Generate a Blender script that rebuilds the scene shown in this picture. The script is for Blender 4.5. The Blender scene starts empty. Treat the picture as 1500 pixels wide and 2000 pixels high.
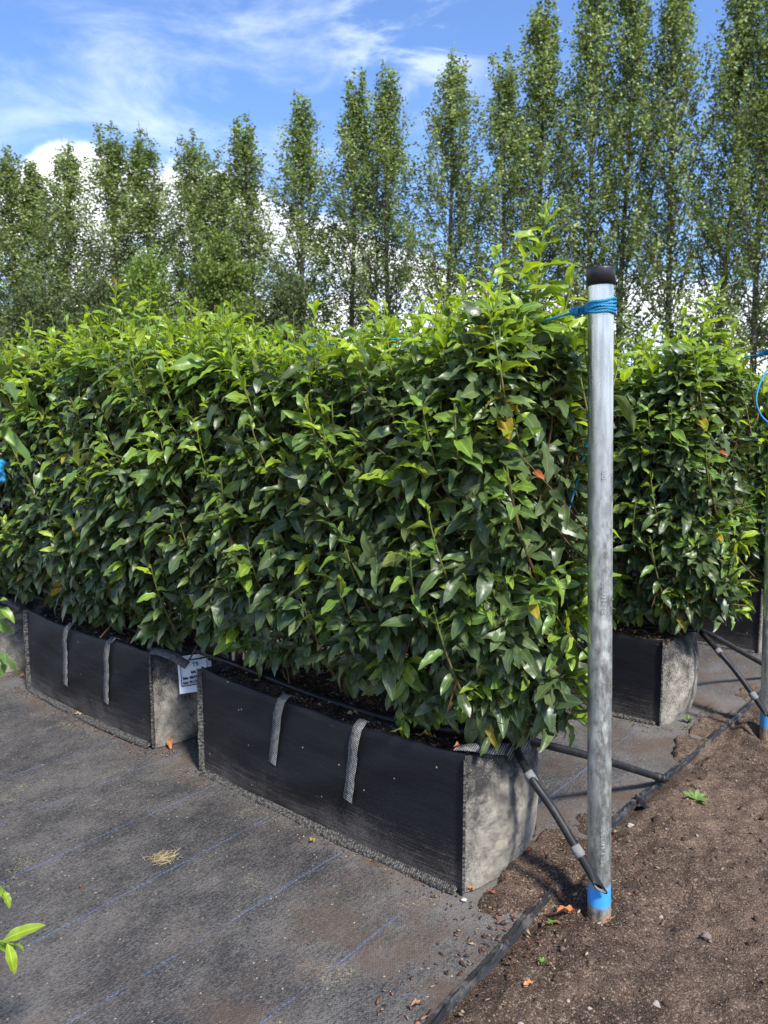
import bpy, math, random
import numpy as np
from mathutils import Vector, Matrix

# ------------------------------------------------------------------ camera, sky, sun
SC = bpy.context.scene
COL = SC.collection
R = math.radians
PITCH, FPX = R(6.98), 1510.0
CAMZ = 1.05
cam = bpy.data.cameras.new('camera')
cam.sensor_fit = 'VERTICAL'; cam.sensor_height = 36; cam.lens = 36 * FPX / 2000
cam.clip_start = 0.05; cam.clip_end = 3000
cam.dof.use_dof = True; cam.dof.focus_distance = 2.0; cam.dof.aperture_fstop = 7.5
camo = bpy.data.objects.new('camera', cam); COL.objects.link(camo)
camo.location = (0, 0, CAMZ); camo.rotation_euler = (R(90) - PITCH, 0, 0)
SC.camera = camo
SC.view_settings.view_transform = 'Standard'; SC.view_settings.look = 'None'
SC.view_settings.exposure = 1.05; SC.view_settings.gamma = 1
SC.cycles.max_bounces = 8; SC.cycles.transparent_max_bounces = 8

A = np.array([-0.76732202, 0.64126197, 0.0])     # along a row, away from the camera
N = np.array([0.64126197, 0.76732202, 0.0])      # across the rows
C0 = np.array([0.17633138, 1.60208358, 0.0])     # near lower corner of the first bag
ROT = math.atan2(-A[1], -A[0])

SUN_AZ = math.atan2(0.50, -0.866)  # to the right, a little behind the camera
SUN_EL = R(50)
sd = Vector((math.sin(SUN_AZ) * math.cos(SUN_EL), math.cos(SUN_AZ) * math.cos(SUN_EL), math.sin(SUN_EL)))
sun = bpy.data.lights.new('sun', 'SUN'); sun.energy = 3.5; sun.angle = R(7); sun.color = (1.0, 0.95, 0.87)
suno = bpy.data.objects.new('sun', sun); COL.objects.link(suno)
suno.rotation_euler = sd.to_track_quat('Z', 'Y').to_euler()

world = bpy.data.worlds.new('World'); SC.world = world; world.use_nodes = True


class NT:
    def __init__(self, tree):
        self.t = tree; tree.nodes.clear()

    def n(self, typ, **kw):
        nd = self.t.nodes.new(typ)
        for k, v in kw.items():
            if k == 'inp':
                for i, val in v.items():
                    s = nd.inputs[i]
                    if isinstance(val, bpy.types.NodeSocket): self.t.links.new(val, s)
                    else: s.default_value = val
            else: setattr(nd, k, v)
        return nd

    def m(self, op, a, b=0.5, c=None, clamp=False):
        inp = {0: a, 1: b}
        if c is not None: inp[2] = c
        return self.n('ShaderNodeMath', operation=op, use_clamp=clamp, inp=inp).outputs[0]

    def vm(self, op, a, b=(0, 0, 0)):
        nd = self.n('ShaderNodeVectorMath', operation=op, inp={0: a, 1: b})
        return nd.outputs['Value'] if op in ('DOT_PRODUCT', 'LENGTH', 'DISTANCE') else nd.outputs[0]

    def ss(self, v, lo, hi):
        return self.n('ShaderNodeMapRange', interpolation_type='SMOOTHSTEP', inp={0: v, 1: lo, 2: hi, 3: 0.0, 4: 1.0}).outputs[0]

    def noise(self, vec, scale, detail=3.0, rough=0.5, dist=0.0):
        return self.n('ShaderNodeTexNoise', inp={'Vector': vec, 'Scale': scale, 'Detail': detail, 'Roughness': rough, 'Distortion': dist}).outputs[0]

    def mix(self, f, a, b, mode='MIX'):
        nd = self.n('ShaderNodeMix', data_type='RGBA', blend_type=mode)
        for s, v in ((nd.inputs[0], f), (nd.inputs[6], a), (nd.inputs[7], b)):
            if isinstance(v, bpy.types.NodeSocket): self.t.links.new(v, s)
            else: s.default_value = v if not isinstance(v, tuple) or len(v) == 4 else (*v, 1)
        return nd.outputs[2]

    def scale(self, vec, s):
        return self.n('ShaderNodeMapping', inp={0: vec, 3: s}).outputs[0]

    def bump(self, h, strength=0.5, dist=0.01, normal=None):
        i = {'Height': h, 'Strength': strength, 'Distance': dist}
        if normal is not None: i['Normal'] = normal
        return self.n('ShaderNodeBump', inp=i).outputs[0]


def pixdir(px, py):
    F = np.array([0, math.cos(PITCH), -math.sin(PITCH)]); U = np.array([0, math.sin(PITCH), math.cos(PITCH)])
    return F + np.array([1, 0, 0]) * (px - 750) / FPX - U * (py - 1000) / FPX


def G(px, py, z=0.0):                 # ground point seen at a place in the photograph
    d = pixdir(px, py); return np.array([0, 0, CAMZ]) + d * (z - CAMZ) / d[2]


def PY(px, py, y):                    # point at a given depth
    d = pixdir(px, py); return np.array([0, 0, CAMZ]) + d * y / d[1]


def P(s, w, z=0.0, row=0.0):          # row frame -> world
    return C0 + A * s + N * (w + row) + np.array([0, 0, z])


def build_world():
    t = NT(world.node_tree)
    out = t.n('ShaderNodeOutputWorld')
    sky = t.n('ShaderNodeTexSky', sky_type='NISHITA', sun_disc=False, sun_elevation=SUN_EL, sun_rotation=SUN_AZ,
              altitude=50, air_density=1.0, dust_density=0.6, ozone_density=4.0)
    d = t.n('ShaderNodeTexCoord').outputs['Generated']
    sep = t.n('ShaderNodeSeparateXYZ', inp={0: d})
    x, z = sep.outputs[0], sep.outputs[2]
    # cumulus bank low in the sky: puffy upper edge, blue holes lower down
    nb = t.noise(t.scale(d, (1, 1, 1.3)), 9.0, 8, 0.52)
    edge = t.n('ShaderNodeMapRange', interpolation_type='SMOOTHSTEP', inp={0: x, 1: -0.24, 2: 0.18, 3: 0.302, 4: 0.165}).outputs[0]
    edge = t.m('SUBTRACT', edge, t.m('MULTIPLY', t.ss(x, -0.33, -0.46), 0.05))
    edge = t.m('ADD', edge, t.m('MULTIPLY', t.m('SUBTRACT', nb, 0.5), 0.09))
    cum = t.ss(t.m('SUBTRACT', edge, z), 0.0, 0.022)
    nh = t.noise(t.scale(d, (1, 1, 1.6)), 6.0, 6, 0.55)
    holes = t.ss(nh, 0.40, 0.52)
    low = t.ss(t.m('SUBTRACT', edge, z), 0.03, 0.13)
    cum = t.m('MULTIPLY', cum, t.m('SUBTRACT', 1.0, t.m('MULTIPLY', low, t.m('SUBTRACT', 1.0, holes))))
    # thin high cloud
    rot = t.n('ShaderNodeMapping', inp={0: d, 2: (0.0, R(-35), R(10)), 3: (1.0, 1.0, 2.6)}).outputs[0]
    nc = t.noise(rot, 5.0, 9, 0.62, 0.5)
    nc2 = t.noise(d, 2.6, 3, 0.5)
    dd = pixdir(480, 190); dd = dd / np.linalg.norm(dd)
    near = t.ss(t.m('ADD', t.vm('DOT_PRODUCT', d, tuple(dd)), t.m('MULTIPLY', t.m('SUBTRACT', nc2, 0.5), 0.14)), 0.925, 0.995)
    cir = t.m('MULTIPLY', t.ss(nc, 0.40, 0.78), near)
    d2 = pixdir(790, 70); d2 = d2 / np.linalg.norm(d2)
    near2 = t.ss(t.vm('DOT_PRODUCT', d, tuple(d2)), 0.993, 0.9995)
    cir = t.m('MAXIMUM', t.m('MULTIPLY', cir, 0.52), t.m('MULTIPLY', t.m('MULTIPLY', t.ss(nc, 0.42, 0.60), near2), 0.5))
    skyc = t.mix(1.0, sky.outputs[0], (1.02, 1.14, 1.36), 'MULTIPLY')
    c1 = t.mix(cir, skyc, (7.0, 7.7, 8.9))
    shade = t.ss(t.noise(t.scale(d, (1, 1, 1.4)), 9.0, 5, 0.5), 0.25, 0.7)
    cc = t.mix(shade, (7.0, 7.6, 8.6), (10.8, 10.9, 11.0))
    c2 = t.mix(cum, c1, cc)
    bg = t.n('ShaderNodeBackground', inp={0: c2, 1: 0.092})
    t.t.links.new(bg.outputs[0], out.inputs[0])


build_world()


# ------------------------------------------------------------------ materials
def mat(name):
    m = bpy.data.materials.new(name); m.use_nodes = True
    t = NT(m.node_tree)
    out = t.n('ShaderNodeOutputMaterial')
    b = t.n('ShaderNodeBsdfPrincipled')
    t.t.links.new(b.outputs[0], out.inputs[0])
    return m, t, b, out


def setp(t, b, **kw):
    names = dict(color='Base Color', rough='Roughness', metal='Metallic', normal='Normal', spec='Specular IOR Level',
                 coat='Coat Weight', alpha='Alpha')
    for k, v in kw.items():
        s = b.inputs[names[k]]
        if isinstance(v, bpy.types.NodeSocket): t.t.links.new(v, s)
        else: s.default_value = (*v, 1) if isinstance(v, tuple) and len(v) == 3 else v


def leaf_mat(name, trans=0.30, rough=0.34, veins=True, tcol=(1.5, 1.7, 0.6), spec=0.5):
    m, t, b, out = mat(name)
    a = t.n('ShaderNodeAttribute', attribute_name='Col')
    col = a.outputs['Color']
    if veins:
        w = a.outputs['Alpha']
        mid = t.m('SUBTRACT', 1.0, t.ss(w, 0.03, 0.13))
        rim = t.ss(w, 0.86, 0.97)
        lt = t.mix(1.0, col, (2.1, 1.8, 1.7), 'MULTIPLY')
        col = t.mix(t.m('MAXIMUM', t.m('MULTIPLY', mid, 0.75), t.m('MULTIPLY', rim, 0.55)), col, lt)
        geo = t.n('ShaderNodeNewGeometry')
        under = t.mix(1.0, col, (1.75, 1.45, 1.5), 'MULTIPLY')
        col = t.mix(geo.outputs['Backfacing'], col, under)
        ns = t.noise(geo.outputs['Position'], 90.0, 3, 0.6)
        col = t.mix(t.m('MULTIPLY', ns, 0.55), col, t.mix(1.0, col, (0.62, 0.66, 0.7), 'MULTIPLY'))
        rr = t.m('MULTIPLY_ADD', ns, 0.25, rough - 0.10)
        setp(t, b, rough=rr, normal=t.bump(t.noise(geo.outputs['Position'], 55.0, 2, 0.5), 0.35, 0.004))
    else:
        setp(t, b, rough=rough)
    setp(t, b, color=col, spec=spec)
    tr = t.n('ShaderNodeBsdfTranslucent', inp={0: t.mix(1.0, col, tcol, 'MULTIPLY')})
    if trans is None:      # tender young leaves let far more light through than old leathery ones
        trans = t.m('MULTIPLY_ADD', t.ss(t.n('ShaderNodeSeparateColor', inp={0: a.outputs['Color']}).outputs[1], 0.12, 0.36), 0.26, 0.09)
    mx = t.n('ShaderNodeMixShader', inp={0: trans, 1: b.outputs[0], 2: tr.outputs[0]})
    t.t.links.new(mx.outputs[0], out.inputs[0])
    return m


def col_mat(name, rough=0.8, spec=0.3, bump=0.0, bscale=200.0):
    m, t, b, out = mat(name)
    a = t.n('ShaderNodeAttribute', attribute_name='Col')
    setp(t, b, color=a.outputs['Color'], rough=rough, spec=spec)
    if bump:
        pos = t.n('ShaderNodeNewGeometry').outputs['Position']
        setp(t, b, normal=t.bump(t.noise(pos, bscale, 4, 0.6), bump, 0.003))
    return m


def bark_mat(name, c1, c2, scale=40.0, stretch=0.15):
    m, t, b, out = mat(name)
    p = t.n('ShaderNodeTexCoord').outputs['Object']
    n1 = t.noise(t.scale(p, (1, 1, stretch)), scale, 6, 0.65)
    n2 = t.noise(p, scale * 0.15, 3, 0.5)
    c = t.mix(t.ss(n1, 0.3, 0.7), (*c1, 1), (*c2, 1))
    c = t.mix(t.m('MULTIPLY', n2, 0.5), c, (c1[0] * 0.8, c1[1] * 0.9, c1[2] * 0.7, 1))
    setp(t, b, color=c, rough=0.85, spec=0.2, normal=t.bump(n1, 0.6, 0.01))
    return m


def soil_mat(name, dark=(0.034, 0.023, 0.017), light=(0.185, 0.128, 0.094), fine=1.0):
    m, t, b, out = mat(name)
    p = t.n('ShaderNodeNewGeometry').outputs['Position']
    n0 = t.noise(p, 1.6, 3, 0.5)
    n1 = t.noise(p, 14.0, 6, 0.62)
    n2 = t.noise(p, 260.0 * fine, 4, 0.7)
    vor = t.n('ShaderNodeTexVoronoi', inp={'Vector': p, 'Scale': 330.0 * fine})
    f = t.m('ADD', t.m('MULTIPLY', n1, 0.55), t.m('MULTIPLY', n0, 0.55))
    f = t.m('ADD', f, t.m('MULTIPLY', t.m('SUBTRACT', n2, 0.5), 0.9))
    c = t.mix(t.ss(f, 0.34, 0.82), (*dark, 1), (*light, 1))
    vc = t.n('ShaderNodeSeparateColor', inp={0: vor.outputs['Color']}).outputs[0]
    c = t.mix(t.m('MULTIPLY', t.ss(vc, 0.90, 0.93), 0.75), c, (0.27, 0.215, 0.15))
    c = t.mix(t.m('MULTIPLY', t.ss(vc, 0.18, 0.10), 0.6), c, (0.018, 0.013, 0.010))
    h = t.m('ADD', t.m('MULTIPLY', n1, 0.5), t.m('MULTIPLY', n2, 0.5))
    h = t.m('SUBTRACT', h, t.m('MULTIPLY', vor.outputs['Distance'], 0.5))
    setp(t, b, color=c, rough=0.95, spec=0.15, normal=t.bump(h, 0.9, 0.006))
    return m


def fabric_nodes(t, p, u, v, base, thr=1.0, streak=True):
    """black woven sheet with dust; u,v metres on the cloth"""
    wu = t.m('SINE', t.m('MULTIPLY', u, 2 * math.pi / 0.0042))
    wv = t.m('SINE', t.m('MULTIPLY', v, 2 * math.pi / 0.0036))
    weave = t.m('MULTIPLY', wu, wv)
    return weave


def mat_ground():
    m, t, b, out = mat('woven ground cover')
    p = t.n('ShaderNodeNewGeometry').outputs['Position']
    rel = t.vm('SUBTRACT', p, tuple(C0))
    s = t.vm('DOT_PRODUCT', rel, tuple(A)); w = t.vm('DOT_PRODUCT', rel, tuple(N))
    sw = t.n('ShaderNodeCombineXYZ', inp={0: s, 1: w, 2: 0.0}).outputs[0]
    big = t.noise(p, 1.7, 5, 0.6)
    medn = t.noise(t.scale(sw, (1.5, 1.0, 1.0)), 7.0, 6, 0.68)
    streak = t.noise(t.scale(sw, (90.0, 16.0, 1.0)), 2.0, 4, 0.7)
    fine = t.noise(t.scale(sw, (1.0, 0.42, 1.0)), 330.0, 4, 0.8)
    speck = t.n('ShaderNodeTexVoronoi', inp={'Vector': p, 'Scale': 150.0})
    dust = t.m('ADD', t.m('MULTIPLY', big, 0.62), t.m('MULTIPLY', medn, 0.50))
    dust = t.m('ADD', dust, t.m('MULTIPLY', t.m('SUBTRACT', fine, 0.5), 1.3))
    dust = t.m('ADD', dust, t.m('MULTIPLY', t.m('SUBTRACT', streak, 0.5), 0.60))
    # more soil near the open edge and along the bag feet
    edge = t.ss(s, 0.50, -0.15)
    foot = t.m('MULTIPLY', t.ss(w, -0.24, -0.03), t.ss(w, 0.62, 0.33))
    wr = t.m('SUBTRACT', t.m('MODULO', t.m('ADD', w, 12.0 + 0.17), 1.2), 0.17)
    foot = t.m('MULTIPLY', t.ss(wr, -0.15, 0.0), t.ss(wr, 0.55, 0.32))
    dust = t.m('ADD', dust, t.m('ADD', t.m('MULTIPLY', edge, 0.10), t.m('MULTIPLY', foot, 0.10)))
    c = t.mix(t.ss(dust, 0.38, 0.88), (0.020, 0.021, 0.024), (0.165, 0.152, 0.137))
    brown = t.m('MULTIPLY', t.ss(t.noise(p, 4.5, 6, 0.65), 0.44, 0.64), t.m('MAXIMUM', t.m('MULTIPLY_ADD', edge, 0.92, 0.08), foot))
    c = t.mix(t.m('MULTIPLY', brown, 0.8), c, (0.105, 0.070, 0.048))
    straw = t.m('MULTIPLY', t.ss(t.noise(p, 5.0, 5, 0.6), 0.60, 0.68), t.ss(t.noise(p, 170.0, 3, 0.8), 0.52, 0.60))
    c = t.mix(t.m('MULTIPLY', straw, 0.6), c, (0.34, 0.29, 0.17))
    vs = t.n('ShaderNodeSeparateColor', inp={0: speck.outputs['Color']}).outputs[1]
    c = t.mix(t.m('MULTIPLY', t.ss(vs, 0.984, 0.988), t.ss(speck.outputs['Distance'], 0.35, 0.25)), c, (0.36, 0.31, 0.24))
    # woven blue marker threads every 26 cm
    q = t.m('MODULO', t.m('ADD', s, 25.7 - 0.062 + 0.1285), 0.257)
    q = t.m('ABSOLUTE', t.m('SUBTRACT', q, 0.1285))
    line = t.ss(q, 0.0019, 0.0009)
    dash = t.ss(t.m('SINE', t.m('MULTIPLY', w, 2 * math.pi / 0.011)), -0.5, 0.2)
    dirt = t.ss(t.noise(p, 9.0, 4, 0.6), 0.62, 0.45)
    line = t.m('MULTIPLY', t.m('MULTIPLY', line, t.m('MULTIPLY_ADD', dash, 0.7, 0.3)), t.m('MULTIPLY_ADD', dirt, 0.8, 0.12))
    c = t.mix(t.m('MULTIPLY', line, 0.8), c, (0.11, 0.19, 0.42))
    wu = t.m('MULTIPLY', t.m('SINE', t.m('MULTIPLY', s, 2 * math.pi / 0.0062)), t.m('SINE', t.m('MULTIPLY', w, 2 * math.pi / 0.0075)))
    c = t.mix(t.m('MULTIPLY_ADD', wu, 0.22, 0.22), c, t.mix(1.0, c, (0.55, 0.57, 0.62), 'MULTIPLY'))
    h = t.m('ADD', t.m('MULTIPLY', wu, 0.35), fine)
    setp(t, b, color=c, rough=0.72, spec=0.35, normal=t.bump(h, 0.5, 0.002))
    return m


def mat_bag(name, dusty):
    m, t, b, out = mat(name)
    p = t.n('ShaderNodeTexCoord').outputs['Object']
    sep = t.n('ShaderNodeSeparateXYZ', inp={0: p})
    x, y, z = sep.outputs
    hx = t.m('ADD', x, y)
    weave = t.m('MULTIPLY', t.m('SINE', t.m('MULTIPLY', hx, 2 * math.pi / 0.0052)), t.m('SINE', t.m('MULTIPLY', z, 2 * math.pi / 0.0046)))
    comb = t.n('ShaderNodeCombineXYZ', inp={0: hx, 1: z, 2: 0.0}).outputs[0]
    streak = t.noise(t.scale(comb, (2.0, 110.0, 1.0)), 2.5, 3, 0.7)
    cl = t.noise(p, 17.0 if dusty else 9.0, 7, 0.70)
    fine = t.noise(p, 320.0, 3, 0.8)
    if dusty:
        f = t.m('ADD', t.m('MULTIPLY', cl, 1.0), t.m('MULTIPLY', t.m('SUBTRACT', fine, 0.5), 1.3))
        f = t.m('ADD', f, t.m('MULTIPLY', t.ss(z, 0.32, 0.05), 0.16))
        wv2 = t.m('MULTIPLY', t.m('SINE', t.m('MULTIPLY', hx, 2 * math.pi / 0.0074)), t.m('SINE', t.m('MULTIPLY', z, 2 * math.pi / 0.0062)))
        f = t.m('ADD', f, t.m('MULTIPLY', wv2, 0.13))
        f = t.m('ADD', f, t.m('MULTIPLY', t.m('SUBTRACT', t.noise(p, 26.0, 4, 0.6), 0.5), 0.5))
        f = t.m('SUBTRACT', f, t.m('MULTIPLY', t.ss(z, 0.14, 0.32), 0.14))
        c = t.mix(t.ss(f, 0.34, 0.92), (0.026, 0.026, 0.027), (0.42, 0.385, 0.315))
        moss = t.m('MULTIPLY', t.ss(t.noise(p, 16.0, 5, 0.7), 0.58, 0.72), t.ss(z, 0.22, 0.02))
        c = t.mix(t.m('MULTIPLY', moss, 0.6), c, (0.14, 0.125, 0.05))
        rg = 0.85
    else:
        f = t.m('ADD', t.m('MULTIPLY', t.ss(z, 0.17, 0.0), 0.34), t.m('MULTIPLY', cl, 0.48))
        f = t.m('ADD', f, t.m('MULTIPLY', t.m('SUBTRACT', fine, 0.5), 0.70))
        f = t.m('ADD', f, t.m('MULTIPLY', t.m('SUBTRACT', streak, 0.5), 0.55))
        c = t.mix(t.ss(f, 0.36, 0.92), (0.0055, 0.0058, 0.0075), (0.13, 0.112, 0.092))
        sp = t.n('ShaderNodeTexVoronoi', inp={'Vector': p, 'Scale': 85.0})
        v = t.n('ShaderNodeSeparateColor', inp={0: sp.outputs['Color']}).outputs[0]
        c = t.mix(t.m('MULTIPLY', t.ss(v, 0.985, 0.99), t.ss(sp.outputs['Distance'], 0.25, 0.15)), c, (0.24, 0.22, 0.19))
        c = t.mix(t.m('MULTIPLY_ADD', weave, 0.25, 0.25), c, t.mix(1.0, c, (2.3, 2.4, 2.8), 'MULTIPLY'))
        rg = t.m('MULTIPLY_ADD', cl, 0.25, 0.34)
    wr = t.noise(t.scale(comb, (3.0, 9.0, 1.0)), 3.0, 3, 0.5)
    bn = t.bump(wr, 0.6 if dusty else 0.3, 0.010)
    setp(t, b, color=c, rough=rg, spec=0.30, normal=t.bump(t.m('ADD', weave, fine), 0.35, 0.0012, bn))
    return m


def mat_web(name, lightness=0.33, seam=False):
    m, t, b, out = mat(name)
    p = t.n('ShaderNodeTexCoord').outputs['Object']
    sep = t.n('ShaderNodeSeparateXYZ', inp={0: p})
    x, y, z = sep.outputs
    if seam:
        k = t.m('ABSOLUTE', t.m('SINE', t.m('MULTIPLY', t.m('ADD', z, t.m('ADD', x, y)), math.pi / 0.0055)))
        k = t.m('MULTIPLY', k, t.noise(p, 120.0, 2, 0.6))
        c = t.mix(t.ss(k, 0.30, 0.62), (0.015, 0.015, 0.016), (lightness, lightness * 0.95, lightness * 0.84))
    else:
        xy = t.m('ADD', x, y)
        k = t.m('MULTIPLY', t.m('SINE', t.m('MULTIPLY', t.m('ADD', xy, t.m('MULTIPLY', z, 0.5)), 2 * math.pi / 0.0072)),
                t.m('SINE', t.m('MULTIPLY', t.m('SUBTRACT', z, t.m('MULTIPLY', t.m('SUBTRACT', x, y), 0.7)), 2 * math.pi / 0.0085)))
        k = t.m('ADD', k, t.m('MULTIPLY', t.m('SUBTRACT', t.noise(p, 120.0, 3, 0.6), 0.5), 1.6))
        c = t.mix(t.ss(k, -0.1, 0.45), (0.022, 0.022, 0.024), (lightness, lightness, lightness * 0.97))
    setp(t, b, color=c, rough=0.7, spec=0.3, normal=t.bump(k, 0.6, 0.002))
    return m


def mat_galv():
    m, t, b, out = mat('galvanised steel')
    p = t.n('ShaderNodeTexCoord').outputs['Object']
    z = t.n('ShaderNodeSeparateXYZ', inp={0: p}).outputs[2]
    v = t.noise(t.scale(p, (1, 1, 0.12)), 60.0, 5, 0.6)
    dep = t.noise(t.scale(p, (1, 1, 0.45)), 75.0, 8, 0.75)
    dep = t.m('ADD', t.m('MULTIPLY', dep, 0.7), t.m('MULTIPLY', t.noise(t.scale(p, (1, 1, 0.4)), 14.0, 3, 0.5), 0.3))
    dmask = t.m('MULTIPLY', t.ss(dep, 0.42, 0.66), t.m('MULTIPLY_ADD', t.ss(z, 1.15, 0.75), 0.8, 0.2))
    gr = t.m('MULTIPLY', t.ss(t.noise(t.scale(p, (1, 1, 0.35)), 60.0, 7, 0.75), 0.44, 0.72), t.ss(z, 1.25, 0.9))
    low = t.ss(z, 0.55, 0.15)
    c = t.mix(t.ss(v, 0.35, 0.65), (0.40, 0.42, 0.42), (0.66, 0.69, 0.69))
    c = t.mix(t.m('MULTIPLY', t.ss(z, 1.0, 0.5), 0.35), c, t.mix(1.0, c, (0.55, 0.58, 0.55), 'MULTIPLY'))
    c = t.mix(t.m('MULTIPLY', dmask, 0.70), c, (0.60, 0.64, 0.60))
    c = t.mix(t.m('MULTIPLY', gr, 0.40), c, (0.24, 0.33, 0.30))
    c = t.mix(t.m('MULTIPLY', t.m('MULTIPLY', low, t.ss(dep, 0.36, 0.68)), 0.5), c, (0.42, 0.41, 0.34))
    # sprayed blue band near the foot
    zb = t.m('ADD', z, t.m('MULTIPLY', t.m('SUBTRACT', t.noise(p, 60.0, 3, 0.5), 0.5), 0.012))
    band = t.m('MULTIPLY', t.ss(zb, 0.020, 0.034), t.ss(zb, 0.082, 0.064))
    c = t.mix(t.m('MULTIPLY', band, 0.96), c, (0.035, 0.31, 0.78))
    rust = t.m('MULTIPLY', t.ss(zb, 0.018, 0.002), t.ss(t.noise(p, 45.0, 3, 0.5), 0.42, 0.55))
    c = t.mix(rust, c, (0.42, 0.23, 0.11))
    met = t.m('SUBTRACT', 0.88, t.m('MAXIMUM', t.m('MAXIMUM', t.m('MULTIPLY', band, 0.88), t.m('MULTIPLY', rust, 0.85)), t.m('MULTIPLY', t.m('MAXIMUM', dmask, gr), 0.42)))
    rg = t.m('ADD', 0.20, t.m('ADD', t.m('MULTIPLY', t.m('MAXIMUM', dmask, gr), 0.28), t.m('MULTIPLY', v, 0.10)))
    setp(t, b, color=c, metal=met, rough=rg, normal=t.bump(t.m('ADD', v, dep), 0.12, 0.0012))
    return m


def plain(name, c, rough=0.5, spec=0.5, metal=0.0, var=0.25, scale=60.0, bump=0.2, dustc=None, dust=0.0):
    m, t, b, out = mat(name)
    p = t.n('ShaderNodeTexCoord').outputs['Object']
    n1 = t.noise(p, scale, 5, 0.65)
    col = t.mix(n1, tuple(x * (1 - var) for x in c), tuple(min(1, x * (1 + var)) for x in c))
    if dustc:
        col = t.mix(t.m('MULTIPLY', t.ss(t.noise(p, scale * 0.6, 6, 0.7), 0.50, 0.66), dust), col, dustc)
    setp(t, b, color=col, rough=rough, spec=spec, metal=metal, normal=t.bump(n1, bump, 0.002))
    return m


M = {}
M['leaf'] = leaf_mat('laurel leaf', None, 0.37)
M['poplar'] = leaf_mat('poplar leaf', 0.30, 0.55, veins=False, tcol=(1.5, 1.5, 0.8), spec=0.25)
M['deadleaf'] = leaf_mat('dead leaf', 0.12, 0.6, tcol=(1.3, 1.0, 0.7), spec=0.2)
M['twig'] = col_mat('twig bark', 0.7)
M['stem'] = bark_mat('laurel bark', (0.055, 0.036, 0.024), (0.15, 0.10, 0.065), 130.0, 0.3)
M['pbark'] = bark_mat('poplar bark', (0.075, 0.062, 0.050), (0.23, 0.195, 0.16), 7.0, 0.25)
M['soil'] = soil_mat('dark soil')
M['peat'] = soil_mat('potting compost', (0.030, 0.017, 0.011), (0.13, 0.075, 0.045), 0.8)
M['mat'] = mat_ground()
M['bag'] = mat_bag('black woven bag', False)
M['bagend'] = mat_bag('dusty bag end', True)
M['web'] = mat_web('strap webbing', 0.34)
M['seam'] = mat_web('overlocked seam', 0.22, True)
M['galv'] = mat_galv()
M['mark'] = plain('worn zinc', (0.50, 0.53, 0.51), 0.40, 0.5, 0.75, 0.5, 300)
M['cap'] = plain('black plastic cap', (0.018, 0.018, 0.021), 0.42, 0.5, var=0.2)
M['pipe'] = plain('black poly pipe', (0.011, 0.0115, 0.013), 0.48, 0.32, dustc=(0.10, 0.09, 0.08), dust=0.25, scale=45)
M['lime'] = plain('limescale', (0.17, 0.17, 0.165), 0.8, 0.2, var=0.5, scale=140, dustc=(0.04, 0.04, 0.04), dust=0.8)
M['rope'] = plain('blue twine', (0.012, 0.235, 0.43), 0.45, 0.5, var=0.4, scale=400)
M['edging'] = plain('black plastic edging', (0.022, 0.022, 0.024), 0.45, 0.5, dustc=(0.17, 0.15, 0.13), dust=0.45, scale=35, var=0.5, bump=0.8)
M['chip'] = col_mat('crumb and stone', 0.9, 0.2)
M['label'] = plain('white label', (0.84, 0.84, 0.83), 0.4, 0.5, var=0.03, scale=12, bump=0.05)
M['ink'] = plain('black ink', (0.015, 0.015, 0.017), 0.6, 0.3)
M['teal'] = plain('teal print', (0.02, 0.30, 0.36), 0.6, 0.3)
M['weed'] = leaf_mat('weed leaf', 0.3, 0.5)


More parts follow.
